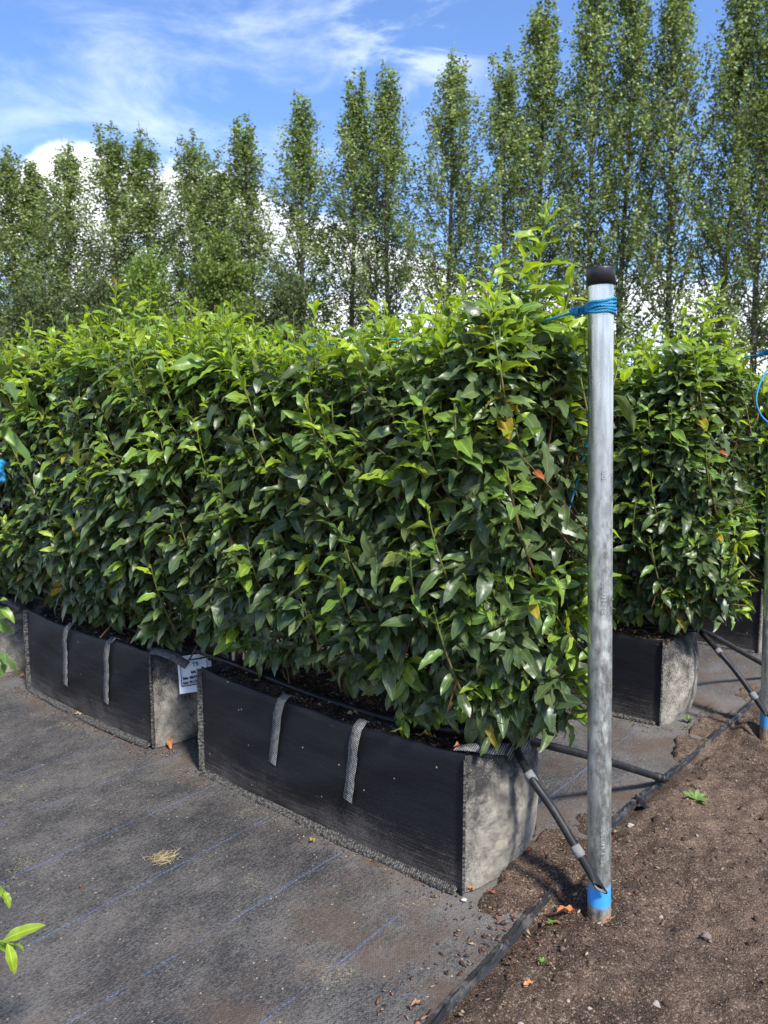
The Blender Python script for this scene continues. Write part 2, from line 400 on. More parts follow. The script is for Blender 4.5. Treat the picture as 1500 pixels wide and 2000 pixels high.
# ------------------------------------------------------------------ mesh helpers
class MB:
    def __init__(self):
        self.v = []; self.f = []; self.c = []; self.n = 0

    def add(self, v, f, c=None):
        v = np.asarray(v, dtype=np.float64).reshape(-1, 3)
        self.v.append(v); self.f += [tuple(i + self.n for i in q) for q in f]
        cc = np.ones((len(v), 4))
        if c is not None: cc[:, :] = np.asarray(c if len(np.shape(c)) > 1 or len(c) == 4 else (*c, 1.0))
        self.c.append(cc); self.n += len(v)

    def box(self, c, sz, rot=0.0):
        x, y, z = [k / 2 for k in sz]
        v = np.array([(i, j, k) for i in (-x, x) for j in (-y, y) for k in (-z, z)])
        cr, sr = math.cos(rot), math.sin(rot)
        v = np.stack([v[:, 0] * cr - v[:, 1] * sr, v[:, 0] * sr + v[:, 1] * cr, v[:, 2]], 1) + np.array(c)
        self.add(v, [(0, 1, 3, 2), (4, 6, 7, 5), (0, 4, 5, 1), (2, 3, 7, 6), (0, 2, 6, 4), (1, 5, 7, 3)])

    def tube(self, pts, rad, sides=8, col=None, caps=True, phase=0.0):
        pts = np.asarray(pts, float); n = len(pts)
        rad = np.broadcast_to(np.asarray(rad, float), (n,))
        tg = np.gradient(pts, axis=0); tg /= np.linalg.norm(tg, axis=1)[:, None] + 1e-12
        ref = np.array([0, 0, 1.0]) if abs(tg[0][2]) < 0.9 else np.array([1.0, 0, 0])
        u = np.cross(tg[0], ref); u /= np.linalg.norm(u)
        V = []
        for i in range(n):
            u = u - tg[i] * (u @ tg[i]); u /= np.linalg.norm(u) + 1e-12
            w = np.cross(tg[i], u)
            a = np.arange(sides) * 2 * math.pi / sides + phase
            V.append(pts[i] + rad[i] * (np.cos(a)[:, None] * u + np.sin(a)[:, None] * w))
        F = []
        for i in range(n - 1):
            for k in range(sides):
                k2 = (k + 1) % sides
                F.append((i * sides + k, i * sides + k2, (i + 1) * sides + k2, (i + 1) * sides + k))
        if caps:
            F.append(tuple(range(sides - 1, -1, -1))); F.append(tuple((n - 1) * sides + k for k in range(sides)))
        self.add(np.concatenate(V), F, col)

    def grid(self, g, col=None, flip=False):
        g = np.asarray(g, float); a, b = g.shape[:2]
        F = []
        for i in range(a - 1):
            for j in range(b - 1):
                q = (i * b + j, (i + 1) * b + j, (i + 1) * b + j + 1, i * b + j + 1)
                F.append(q[::-1] if flip else q)
        self.add(g.reshape(-1, 3), F, col)

    def build(self, name, m, parent=None, smooth=True, loc=None):
        v = np.concatenate(self.v); return mesh_obj(name, v, self.f, m, parent, smooth, np.concatenate(self.c), loc)


def link(name, data, parent=None):
    o = bpy.data.objects.new(name, data); COL.objects.link(o)
    if parent is not None: o.parent = parent
    return o


def mesh_obj(name, v, f, m, parent=None, smooth=True, col=None, loc=None):
    me = bpy.data.meshes.new(name)
    v = np.asarray(v, dtype=np.float32)
    if isinstance(f, np.ndarray):
        k = f.shape[1]
        me.vertices.add(len(v)); me.vertices.foreach_set('co', v.ravel())
        me.loops.add(f.size); me.loops.foreach_set('vertex_index', f.astype(np.int32).ravel())
        me.polygons.add(len(f)); me.polygons.foreach_set('loop_start', np.arange(0, f.size, k, dtype=np.int32))
        me.update(calc_edges=True)
    else:
        me.from_pydata(v.tolist(), [], f)
    if col is not None:
        ca = me.color_attributes.new('Col', 'FLOAT_COLOR', 'POINT')
        ca.data.foreach_set('color', np.asarray(col, dtype=np.float32).ravel())
    if smooth: me.polygons.foreach_set('use_smooth', np.ones(len(me.polygons), dtype=bool))
    me.materials.append(m); me.update()
    o = link(name, me, parent)
    if loc is not None: o.location = loc
    return o


def empty(name, loc, label=None, cat=None, group=None, rz=0.0):
    o = bpy.data.objects.new(name, None); COL.objects.link(o)
    o.location = tuple(loc); o.rotation_euler = (0, 0, rz); o.empty_display_size = 0.1
    tag(o, label, cat, group); return o


def tag(o, label=None, cat=None, group=None, kind=None):
    if label: o['label'] = label
    if cat: o['category'] = cat
    if group: o['group'] = group
    if kind: o['kind'] = kind
    return o


def copy_tree(o, parent=None):
    c = o.copy(); COL.objects.link(c); c.parent = parent
    for ch in [x for x in bpy.data.objects if x.parent == o]: copy_tree(ch, c)
    return c


def vnoise(x, y, seed=0):
    """smooth value noise in [-1,1] on arrays"""
    x = np.asarray(x, float); y = np.asarray(y, float)
    xi = np.floor(x).astype(np.int64); yi = np.floor(y).astype(np.int64)
    fx = x - xi; fy = y - yi; fx = fx * fx * (3 - 2 * fx); fy = fy * fy * (3 - 2 * fy)

    def h(i, j):
        k = (i * 374761393 + j * 668265263 + seed * 1274126177) & 0xffffffff
        k = ((k ^ (k >> 13)) * 1274126177) & 0xffffffff
        return ((k ^ (k >> 16)) & 0xffff) / 32767.5 - 1
    return (h(xi, yi) * (1 - fx) + h(xi + 1, yi) * fx) * (1 - fy) + (h(xi, yi + 1) * (1 - fx) + h(xi + 1, yi + 1) * fx) * fy


def fbm(x, y, seed=0, o=4):
    r = 0
    for i in range(o): r = r + vnoise(x * 2 ** i, y * 2 ** i, seed + i) * 0.5 ** i
    return r


# ------------------------------------------------------------------ ground, mat
def steps(segs):
    out = [segs[0][0]]
    for a, b, d in segs:
        n = max(1, int(round((b - a) / d))); out += list(a + (b - a) * np.arange(1, n + 1) / n)
    return np.array(out)


EDGE_W = np.array([-3, -0.342, -0.148, 0.148, 0.492, 0.799, 1.209, 1.705, 3.0, 9.0])
EDGE_S = np.array([-0.19, -0.172, -0.165, -0.148, -0.131, -0.144, -0.161, -0.175, -0.17, -0.17])
POST_SW = [(-0.262, 0.126), (-0.279, 1.361), (-0.27, 2.446)]


def soil_h(s, w):
    es = np.interp(w, EDGE_W, EDGE_S)
    out = np.clip((es - s) / 0.05, 0, 1)            # 0 under the mat, 1 on open soil
    sp = 1.35 - ((w - 0.22) / 0.26) ** 2 - ((s + 0.10) / 0.085) ** 2 + 0.55 * fbm(s * 16, w * 16, 44, 3)
    spill = np.clip(sp * 2.0, 0, 1) * (out < 0.999)
    sp2 = 0.9 - ((w - 1.35) / 0.5) ** 2 - ((s + 0.13) / 0.06) ** 2 + 0.6 * fbm(s * 16, w * 16, 47, 3)
    spill = np.maximum(spill, np.clip(sp2 * 2.0, 0, 1) * (out < 0.999))
    out = np.maximum(out, spill)
    h = 0.007 * spill + 0.014 * fbm(s * 5, w * 5, 3, 3) + 0.006 * fbm(s * 34, w * 34, 9, 4) + 0.0022 * vnoise(s * 240, w * 240, 5)
    for ps, pw in POST_SW:
        r = np.hypot(s - ps, w - pw)
        h = h + 0.010 * np.exp(-((r - 0.07) / 0.035) ** 2) - 0.022 * np.exp(-(r / 0.036) ** 2)
    return out * (h + 0.004) - (1 - out) * 0.014


def build_ground():
    ss = steps([(-400, -40, 60), (-40, -8, 4), (-8, -1.9, 0.3), (-1.9, -1.0, 0.02), (-1.0, 0.06, 0.0065), (0.06, 0.4, 0.08), (0.4, 8, 1.0), (8, 60, 8), (60, 400, 60)])
    ww = steps([(-400, -40, 60), (-40, -8, 4), (-8, -1.4, 0.4), (-1.4, -0.75, 0.02), (-0.75, 1.5, 0.0065), (1.5, 3.0, 0.02), (3.0, 8, 0.4), (8, 60, 8), (60, 400, 60)])
    S, W = np.meshgrid(ss, ww, indexing='ij')
    Z = soil_h(S, W)
    Z = np.where((np.abs(S) > 3) | (np.abs(W) > 9), np.minimum(Z, -0.014), Z)
    V = C0[None, None] + A * S[..., None] + N * W[..., None]; V[..., 2] = Z
    a, b = S.shape
    i, j = np.meshgrid(np.arange(a - 1), np.arange(b - 1), indexing='ij')
    q = (i * b + j).ravel()
    F = np.stack([q, q + 1, q + b + 1, q + b], 1)
    o = mesh_obj('ground', V.reshape(-1, 3), F, M['soil'], smooth=False)
    tag(o, kind='structure')
    # woven cover over the bed
    ds = steps([(0, 0.5, 0.02), (0.5, 3.5, 0.03), (3.5, 12, 0.5)])
    ww = steps([(-3, -1.3, 0.2), (-1.3, 3.0, 0.03), (3.0, 9, 0.5)])
    D, W = np.meshgrid(ds, ww, indexing='ij')
    es = np.interp(W, EDGE_W, EDGE_S)
    S = es + D + np.where(D < 0.01, 0.006 * vnoise(W * 14, W * 0, 4), 0)
    Z = 0.0 + 0.0035 * fbm(S * 3.0, W * 3.0, 21, 3) + 0.0012 * vnoise(S * 5, W * 26, 8)
    V = C0[None, None] + A * S[..., None] + N * W[..., None]; V[..., 2] = Z
    a, b = S.shape
    i, j = np.meshgrid(np.arange(a - 1), np.arange(b - 1), indexing='ij')
    q = (i * b + j).ravel()
    F = np.stack([q, q + 1, q + b + 1, q + b], 1)
    o = mesh_obj('ground_cover', V.reshape(-1, 3), F, M['mat'])
    tag(o, kind='structure')


def edging(name, pts, label, seed):
    """flattened, frayed strip of black plastic along the edge of the cover: ridge with two lips"""
    rnd = np.random.RandomState(seed)
    pts = np.array(pts); L = np.cumsum([0] + [np.linalg.norm(pts[i + 1] - pts[i]) for i in range(len(pts) - 1)])
    n = int(L[-1] / 0.008)
    q = np.linspace(0, L[-1], n)
    c = np.stack([np.interp(q, L, pts[:, k]) for k in range(3)], 1)
    tg = np.gradient(c, axis=0); tg /= np.linalg.norm(tg, axis=1)[:, None]
    sd_ = np.stack([-tg[:, 1], tg[:, 0], 0 * tg[:, 0]], 1)
    prof = [(-0.012, -0.002), (-0.0105, 0.002), (-0.006, 0.0028), (-0.0042, 0.0065), (-0.0015, 0.007), (0.0005, 0.003), (0.005, 0.002), (0.011, 0.003), (0.0135, -0.002)]
    rows = []
    for k, (x, z) in enumerate(prof):
        wob = 0.0012 * vnoise(q * 60 + k * 9, q * 0 + k, seed) + 0.003 * vnoise(q * 9, q * 0 + 3, seed)
        zz = z * (1 + 0.35 * vnoise(q * 30, q * 0 + k, seed + 2)) - 0.004 * (z == 0)
        if k in (3, 4): zz = zz + 0.004 * np.maximum(0, vnoise(q * 130, q * 0 + k, seed + 7))
        rows.append(c + sd_ * (x + wob)[:, None] + np.array([0, 0, 1]) * (zz + 0.002)[:, None])
    b = MB(); b.grid(np.stack(rows, 1))
    o = b.build(name, M['edging'], None, smooth=False)
    return tag(o, label, 'edging strip', 'plastic edging along the ground cover')


def chips(name, pts, size, cols, seed, flat=0.6, parent=None, kind='stuff', elong=1.0):
    """many small irregular lumps in one mesh"""
    rnd = np.random.RandomState(seed); n = len(pts)
    base = np.array([(1, 0, 0), (-1, 0, 0), (0, 1, 0), (0, -1, 0), (0, 0, 1), (0, 0, -1)], float)
    fs = np.array([(0, 2, 4), (2, 1, 4), (1, 3, 4), (3, 0, 4), (2, 0, 5), (1, 2, 5), (3, 1, 5), (0, 3, 5)])
    sz = np.asarray(size).reshape(-1, 1, 1)
    V = base[None] * (0.65 + 0.7 * rnd.rand(n, 6, 1)) * np.array([elong, 1.0 / max(1, elong * 0.45), flat])
    V = V + rnd.randn(n, 6, 3) * 0.12
    ax = rnd.rand(n) * 6.283; c, s = np.cos(ax)[:, None], np.sin(ax)[:, None]
    tl = rnd.randn(n) * 0.35; ct, st = np.cos(tl)[:, None], np.sin(tl)[:, None]
    x, y, z = V[..., 0], V[..., 1], V[..., 2]
    x, z = x * ct - z * st, x * st + z * ct
    V = np.stack([x * c - y * s, x * s + y * c, z], -1) * sz + np.asarray(pts)[:, None]
    F = (fs[None] + (np.arange(n) * 6)[:, None, None]).reshape(-1, 3)
    ci = np.asarray(cols)[rnd.randint(0, len(cols), n)] * (0.7 + 0.6 * rnd.rand(n, 1))
    C = np.ones((n, 6, 4)); C[..., :3] = ci[:, None]
    o = mesh_obj(name, V.reshape(-1, 3), F, M['chip'], parent, False, C.reshape(-1, 4))
    if kind: o['kind'] = kind
    return o


# ------------------------------------------------------------------ leaves
def leaf_templates(n, rows=7, cols=3, seed=0, curl=0.50, wave=0.05, fold=0.34, width=0.35):
    rnd = np.random.RandomState(seed); out = []
    u = np.linspace(-1, 1, cols)
    for k in range(n):
        tt = np.linspace(0, 1, rows)
        w = np.sin(np.pi * tt ** 0.84) ** 0.70 * width * 0.5 * (1 - 0.12 * tt)
        w = np.maximum(w, 0.006)
        if rows >= 7: w = w * (1 + 0.028 * np.where(np.arange(rows) % 2, 1, -1))
        cv = curl * (0.4 + 1.1 * rnd.rand()); fo = fold * (0.3 + 1.1 * rnd.rand()); tw = 0.5 * rnd.randn()
        ang = -cv * 1.6 * tt
        dx = np.cos(ang); dz = np.sin(ang)
        cx = np.concatenate([[0], np.cumsum((dx[1:] + dx[:-1]) / 2 * np.diff(tt))])
        cz = np.concatenate([[0], np.cumsum((dz[1:] + dz[:-1]) / 2 * np.diff(tt))])
        ph = rnd.rand(2) * 6.28; fq = 1.5 + rnd.rand() * 2
        T = np.zeros((rows, cols, 3))
        for j in range(cols):
            wv = wave * w / (width * 0.5) * np.sin(fq * 2 * np.pi * tt + ph[0 if u[j] < 0 else 1]) * abs(u[j])
            twz = tw * w * u[j] * tt
            T[:, j, 0] = cx + abs(u[j]) * fo * w * 0.25 * (-dz)
            T[:, j, 1] = u[j] * w * math.cos(fo)
            T[:, j, 2] = cz + abs(u[j]) * w * math.sin(fo) + wv + twz
        T[..., 0] = T[..., 0] * 0.9 + 0.1
        T[0, :, 0] = 0.02; T[0, :, 1] *= 0.5
        out.append(T.reshape(-1, 3))
    q = []
    for i in range(rows - 1):
        for j in range(cols - 1):
            q.append((i * cols + j, (i + 1) * cols + j, (i + 1) * cols + j + 1, i * cols + j + 1))
    return np.array(out), np.array(q), np.tile(np.abs(u), rows)


def leaf_arrays(tpl, O, D, U, size, wf, cols, rnd):
    T, Q, au = tpl
    n = len(O); k = rnd.randint(0, len(T), n)
    D = D / np.linalg.norm(D, axis=1)[:, None]
    U = U - D * (U * D).sum(1)[:, None]; U = U / (np.linalg.norm(U, axis=1)[:, None] + 1e-9)
    Sd = np.cross(U, D)
    t = T[k]
    V = O[:, None] + size[:, None, None] * (t[..., 0:1] * D[:, None] + t[..., 1:2] * wf[:, None, None] * Sd[:, None] + t[..., 2:3] * U[:, None])
    nv = T.shape[1]
    F = (Q[None] + (np.arange(n) * nv)[:, None, None]).reshape(-1, 4)
    C = np.ones((n, nv, 4)); C[..., :3] = cols[:, None]; C[..., 3] = au[None]
    return V.reshape(-1, 3), F, C.reshape(-1, 4)


OLD1, OLD2, MIDC, YNG = np.array([0.042, 0.070, 0.026]), np.array([0.088, 0.128, 0.040]), np.array([0.115, 0.205, 0.034]), np.array([0.300, 0.415, 0.036])


def norm(v): return v / (np.linalg.norm(v) + 1e-12)


class Shoots:
    def __init__(self, seed):
        self.rnd = np.random.RandomState(seed)
        self.O = []; self.D = []; self.U = []; self.S = []; self.W = []; self.C = []
        self.tw = MB(); self.keepout = None

    def shoot(self, p0, p1, bend, out, nleaf=9, lsize=0.066, young=0.0, droop=0.35, lift=0.8, t0=0.35, rad=0.0019, open_=1.25):
        r = self.rnd
        p0, p1 = np.array(p0, float), np.array(p1, float)
        pm = (p0 + p1) / 2 + np.array(bend)
        tt = np.linspace(0, 1, 7)[:, None]
        pts = (1 - tt) ** 2 * p0 + 2 * tt * (1 - tt) * pm + tt ** 2 * p1
        woody = np.array([0.105, 0.052, 0.028]); green = np.array([0.16, 0.20, 0.045])
        g = np.clip(tt[:, 0] * 1.4 - 0.5 + young * 0.5, 0, 1)[:, None] * (0.3 + 0.7 * young)
        cc = woody * (1 - g) + green * g
        cc = np.repeat(np.concatenate([cc, np.ones((7, 1))], 1), 4, 0)
        self.tw.tube(pts, np.linspace(rad * 1.5, rad * 0.6, 7), 4, cc, caps=False)
        az = r.rand() * 6.28
        out = np.array(out, float)
        for k in range(nleaf):
            t = t0 + (1 - t0) * (k + 0.6 * r.rand()) / nleaf
            f = (t - t0) / (1 - t0)
            pos = (1 - t) ** 2 * p0 + 2 * t * (1 - t) * pm + t * t * p1
            ax = norm(2 * (1 - t) * (pm - p0) + 2 * t * (p1 - pm))
            e1 = norm(np.cross(ax, [0.31, 0.17, 0.93])); e2 = np.cross(ax, e1)
            az += 2.4 + 0.5 * r.randn()
            an = open_ * (1 - 0.62 * f ** 2) + 0.16 * r.randn()
            d = math.cos(an) * ax + math.sin(an) * (math.cos(az) * e1 + math.sin(az) * e2)
            dr = droop * (1 - 0.7 * f * young) * (0.6 + 0.8 * r.rand())
            d = norm(d + np.array([0, 0, -dr]) + out * 0.28)
            u = np.array([0, 0, lift * 1.25]) + out * (0.15 + 0.7 * r.rand()) + r.randn(3) * 0.42
            s = lsize * (0.68 + 0.60 * r.rand()) * (1.0 - 0.45 * max(0, f - 0.68) / 0.32)
            if young and f > 0.93: s *= 0.7
            yy = young * np.clip((f - 0.08) * 1.5, 0, 1) * (0.75 + 0.4 * r.rand())
            o = OLD1 + (OLD2 - OLD1) * r.rand()
            c = o + (MIDC - o) * min(1, yy * 1.5) if yy < 0.5 else MIDC + (YNG - MIDC) * min(1, (yy - 0.5) * 2)
            if r.rand() < 0.004: c = np.array([0.30, 0.24, 0.03])
            if r.rand() < 0.0015: c = np.array([0.26, 0.07, 0.02]); s *= 0.6
            if self.keepout is not None:      # nothing grows through the steel post
                z_ = pos[2] + 0.29; pp = np.array([0.292 - 0.023 * z_, -0.034 - 0.019 * z_])
                if min(np.hypot(*((pos + d * s * q_)[:2] - pp)) for q_ in (0, 0.35, 0.7, 1.0)) < 0.046: continue
            self.O.append(pos); self.D.append(d); self.U.append(u); self.S.append(s); self.W.append(0.88 + 0.26 * r.rand())
            self.C.append(c * (0.85 + 0.3 * r.rand()))

    def build(self, tpl, root, seed):
        rnd = np.random.RandomState(seed)
        V, F, C = leaf_arrays(tpl, np.array(self.O), np.array(self.D), np.array(self.U), np.array(self.S), np.array(self.W), np.array(self.C), rnd)
        o = mesh_obj('foliage', V, F, M['leaf'], root, True, C)
        self.tw.build('twigs', M['twig'], root)
        return o


TPL_HI = leaf_templates(16, 10, 5, 5)
TPL = leaf_templates(10, 7, 3, 6)

TOPZ = 1.30


def half_w(z):
    return np.interp(z, [0.30, 0.36, 0.45, 0.60, 0.85, 1.10, 1.25, 1.36], [0.03, 0.08, 0.135, 0.190, 0.22, 0.22, 0.19, 0.11])


def hedge_plant(seed, tpl, x0, x1, dens=1.0, free_near=False, spike=None, low=0.0):
    """local frame: x along the row towards the camera, y across (0 = row centre), z from the compost"""
    root = empty('laurel_hedge', (0, 0, 0))
    r = np.random.RandomState(seed); sh = Shoots(seed + 1)
    if free_near: sh.keepout = True
    Z0 = 0.29
    L = x1 - x0
    f = lambda z: z - Z0

    def bump(x, z): return 0.035 * fbm(np.array(x * 3.3 + seed), np.array(z * 3.3), seed, 3)

    def endw(x):
        if not free_near: return 1.0
        d = (x1 - x) / 0.16
        return math.sqrt(max(0.0, 1 - (1 - min(1, d)) ** 2)) if d < 1 else 1.0
    # sides
    for side, cnt in ((-1, 290), (1, 130)):
        for _ in range(int(cnt * dens * L / 1.1)):
            x = x0 + L * r.rand(); z = 0.43 + low + (TOPZ - 0.46 - low) * r.rand() ** 0.95
            hw = (half_w(z) + bump(x + side * 7, z)) * endw(x) * (0.86 + 0.30 * r.rand() ** 1.6)
            p1 = np.array([x + 0.05 * r.randn(), side * hw, f(z)])
            ln = 0.17 + 0.10 * r.rand()
            p0 = np.array([p1[0] + 0.05 * r.randn(), side * max(0.0, hw - ln * 0.75), p1[2] - ln * (0.75 if z > 0.62 else 0.2)])
            p0[2] = max(p0[2], 0.04)
            p0[1] = side * min(abs(p0[1]), 0.35 * half_w(p0[2] + Z0))
            hi = (z - 0.35) / 1.0
            y = (0.55 + 0.45 * r.rand()) if r.rand() < 0.13 + 0.75 * max(0, hi - 0.50) / 0.50 else (0.25 * r.rand() if r.rand() < 0.3 else 0)
            sh.shoot(p0, p1, (0.02 * r.randn(), side * 0.035, -0.01), (0, side, 0), nleaf=r.randint(8, 12), young=y,
                     droop=0.62 - 0.35 * hi + (0.15 if z < 0.5 else 0), lift=0.45 + 0.5 * hi, lsize=0.078 + 0.007 * r.randn())
    # upright shoots that stand proud of the face, their bark showing
    for _ in range(int(34 * L / 1.1)):
        x = x0 + L * r.rand(); z = 0.62 + 0.66 * r.rand(); side = -1 if r.rand() < 0.75 else 1
        hw = half_w(z) * endw(x)
        p1 = np.array([x + 0.03 * r.randn(), side * (hw + 0.05), f(z)]); ln = 0.20 + 0.10 * r.rand()
        p0 = np.array([p1[0] + 0.04 * r.randn(), side * max(0.03, hw - 0.08), p1[2] - ln])
        sh.shoot(p0, p1, (0.01 * r.randn(), side * 0.025, -0.02), (0, side, 0), nleaf=r.randint(8, 12), young=0.35 + 0.65 * r.rand(), droop=0.30, lift=0.8, lsize=0.072, t0=0.28, rad=0.0030)
    # inner fill
    for _ in range(int(95 * dens * L / 1.1)):
        x = x0 + L * r.rand(); z = 0.50 + 0.75 * r.rand(); y0 = max(-0.11, min(0.11, 0.10 * r.randn())) * endw(x)
        p1 = np.array([x, y0, f(z)])
        sh.shoot(p1 - [0.04 * r.randn(), 0.04 * r.randn(), 0.20], p1, (0.02 * r.randn(), 0.02 * r.randn(), 0), norm(np.array([0.2 * r.randn(), r.randn(), 0.2])),
                 nleaf=9, droop=0.5, lift=0.5)
    # top
    for _ in range(int(185 * dens * L / 1.1)):
        x = x0 + L * r.rand(); y0 = (r.rand() * 2 - 1) * 0.23 * endw(x)
        top = TOPZ + 0.062 * fbm(np.array(x * 4.0 + seed), np.array(y0 * 3), seed + 3, 2) - 0.9 * max(0, abs(y0) - 0.10) ** 1.3
        tall = r.rand() ** 4 * 0.11
        p1 = np.array([x, y0, f(top + tall)])
        ln = 0.20 + 0.10 * r.rand() + tall
        p0 = p1 - np.array([0.03 * r.randn(), 0.3 * y0 + 0.03 * r.randn(), ln])
        sh.shoot(p0, p1, (0.012 * r.randn(), 0.012 * r.randn(), 0), norm(np.array([0.1 * r.randn(), 0.5 * np.sign(y0), 0.4])),
                 nleaf=r.randint(9, 14), young=0.65 + 0.35 * r.rand(), droop=0.16, lift=1.1, lsize=0.060, t0=0.25, rad=0.0017, open_=1.30)
    # rounded free end
    if free_near:
        for _ in range(int(175 * dens)):
            z = 0.40 + (TOPZ - 0.38) * r.rand(); a = (r.rand() * 2 - 1) * 1.35
            hw = half_w(z)
            ex = x1 - 0.17 + (0.15 + 0.02 * r.randn()) * math.cos(a) * np.interp(z, [0.35, 0.5, 0.7, 1.4], [0.60, 0.85, 1.0, 1.0])
            p1 = np.array([ex, hw * math.sin(a), f(z)])
            o = np.array([math.cos(a), math.sin(a), 0.0])
            ln = 0.18 + 0.08 * r.rand()
            p0 = p1 - o * ln * 0.7 - np.array([0, 0, ln * (0.7 if z > 0.5 else 0.2)]); p0[2] = max(p0[2], 0.04)
            p0[1] = np.clip(p0[1], -0.35 * half_w(p0[2] + Z0), 0.35 * half_w(p0[2] + Z0)); p0[0] = min(p0[0], x1 - 0.10 - 0.10 * (z < 0.75))
            hi = (z - 0.35) / 1.0
            y = (0.5 + 0.5 * r.rand()) if r.rand() < 0.13 + 0.5 * max(0, hi - 0.6) / 0.4 else 0.12 * r.rand()
            sh.shoot(p0, p1, o * 0.03, o, nleaf=r.randint(8, 12), young=y, droop=0.50 - 0.3 * hi, lift=0.55 + 0.4 * hi, lsize=0.077)
        for _ in range(22):
            z = 0.36 + 0.50 * r.rand(); a = -0.75 + 1.1 * r.rand(); hw = half_w(z)
            o = np.array([math.cos(a), math.sin(a), 0.0])
            p1 = np.array([x1 - 0.15 + 0.20 * math.cos(a), (hw + 0.04) * math.sin(a), f(z)])
            p0 = p1 - o * 0.16 - np.array([0, 0, 0.05 + 0.08 * r.rand()]); p0[2] = max(p0[2], 0.05)
            sh.shoot(p0, p1, o * 0.02 + np.array([0, 0, 0.02]), o, nleaf=9, young=0.6 + 0.4 * r.rand(), droop=0.42, lift=0.8, lsize=0.074)
        # skirt hanging over the bag's near corner
        for _ in range(26):
            x = x1 - 0.38 + 0.28 * r.rand(); y0 = -0.02 - 0.12 * r.rand()
            p1 = np.array([x, y0, 0.02 + 0.14 * r.rand()])
            p0 = np.array([x - 0.06 * r.rand(), y0 * 0.3 + 0.02, 0.05 + 0.12 * r.rand()])
            sh.shoot(p0, p1, (0, 0, 0.035), (0.3, -1, 0), nleaf=8, young=0.75 * (r.rand() < 0.3), droop=0.75, lift=0.4, lsize=0.066)
    if spike:
        for (sx, sy, zt, ln, nl, big) in spike:
            p1 = np.array([sx, sy, f(zt)]); p0 = p1 - np.array([0.05, 0.0, ln])
            sh.shoot(p0, p1, (-0.012, 0.0, 0.0), (0, -0.3, 0.2), nleaf=nl, young=0.85, droop=0.10, lift=1.2, lsize=big, t0=0.12, rad=0.0030, open_=1.35)
    sh.build(tpl, root, seed + 9)
    # woody stems rising from the compost
    k = 0; x = x0 + 0.13
    while x < x1 - (0.18 if free_near else 0.05):
        b = MB(); h = 0.80 + 0.12 * r.rand(); pts = []
        lx, ly = 0.05 * r.randn(), 0.03 * r.randn()
        for i in range(12):
            q = i / 11
            pts.append((x + lx * q + 0.008 * math.sin(q * 9 + k), 0.015 * r.randn() * (i > 0) + ly * q, -0.02 + h * q))
        b.tube(pts, np.linspace(0.0115 + 0.003 * r.rand(), 0.003, 12), 9)
        for _ in range(4):
            q = 0.12 + 0.5 * r.rand(); i = int(q * 11); a = r.rand() * 6.28; l2 = 0.25 + 0.15 * r.rand()
            s0 = np.array(pts[i]); e = s0 + np.array([math.cos(a) * 0.13, math.sin(a) * 0.06, l2])
            b.tube([s0, s0 * 0.6 + e * 0.4 + np.array([math.cos(a), math.sin(a), 0]) * 0.03, e], [0.006, 0.005, 0.003], 6)
        b.build('stem', M['stem'], root)
        x += 0.17 + 0.08 * r.rand(); k += 1
    return root


# ------------------------------------------------------------------ planter bags
def bag_panel(x0, y0, x1, y1, H, out, bulge, nu, nv, seed, sag=0.0, lowb=1.0):
    """cloth wall from (x0,y0) to (x1,y1): up the outside, folded over the rim, a little way down inside"""
    zz = list(np.linspace(0, 1, nv)) + [1.02, 1.015, 0.96, 0.86]
    u = np.linspace(0, 1, nu)
    rows = []
    for i, q in enumerate(zz):
        ins = 0.0 if i < nv else [0.002, 0.006, 0.008, 0.008][i - nv]
        qq = min(q, 1)
        shape = np.sin(np.pi * u) ** 0.6
        vert = (math.sin(math.pi * (0.08 + 0.80 * (1 - qq) ** 0.9)) ** 0.7) * lowb if i < nv else 0.12
        bl = bulge * shape * vert + 0.0085 * vnoise(u * 6 + seed + qq * 2.5, u * 2 + qq * 3, seed) * shape + 0.002 * vnoise(u * 3, u * 0 + qq * 14, seed + 1) * shape
        z = H * q - sag * shape * q + 0.005 * vnoise(u * 5, u * 0, seed + 3) * q
        px = x0 + (x1 - x0) * u + out[0] * (bl - ins); py = y0 + (y1 - y0) * u + out[1] * (bl - ins)
        rows.append(np.stack([px, py, z], 1))
    return np.stack(rows, 0)


def strip(pts, nrm, width, th=0.0016, side=None):
    """flat band following pts, with the given face normals"""
    pts = np.array(pts, float); nrm = np.array(nrm, float)
    tg = np.gradient(pts, axis=0); tg /= np.linalg.norm(tg, axis=1)[:, None]
    sdv = np.cross(tg, nrm); sdv /= np.linalg.norm(sdv, axis=1)[:, None]
    a = pts - sdv * width / 2; b_ = pts + sdv * width / 2
    nn = np.cross(sdv, tg); nn /= np.linalg.norm(nn, axis=1)[:, None]
    sgn = np.sign((nn * nrm).sum(1))[:, None]; nn = nn * np.where(sgn == 0, 1, sgn)
    return np.stack([a, a + nn * th, b_ + nn * th, b_, a], 1)


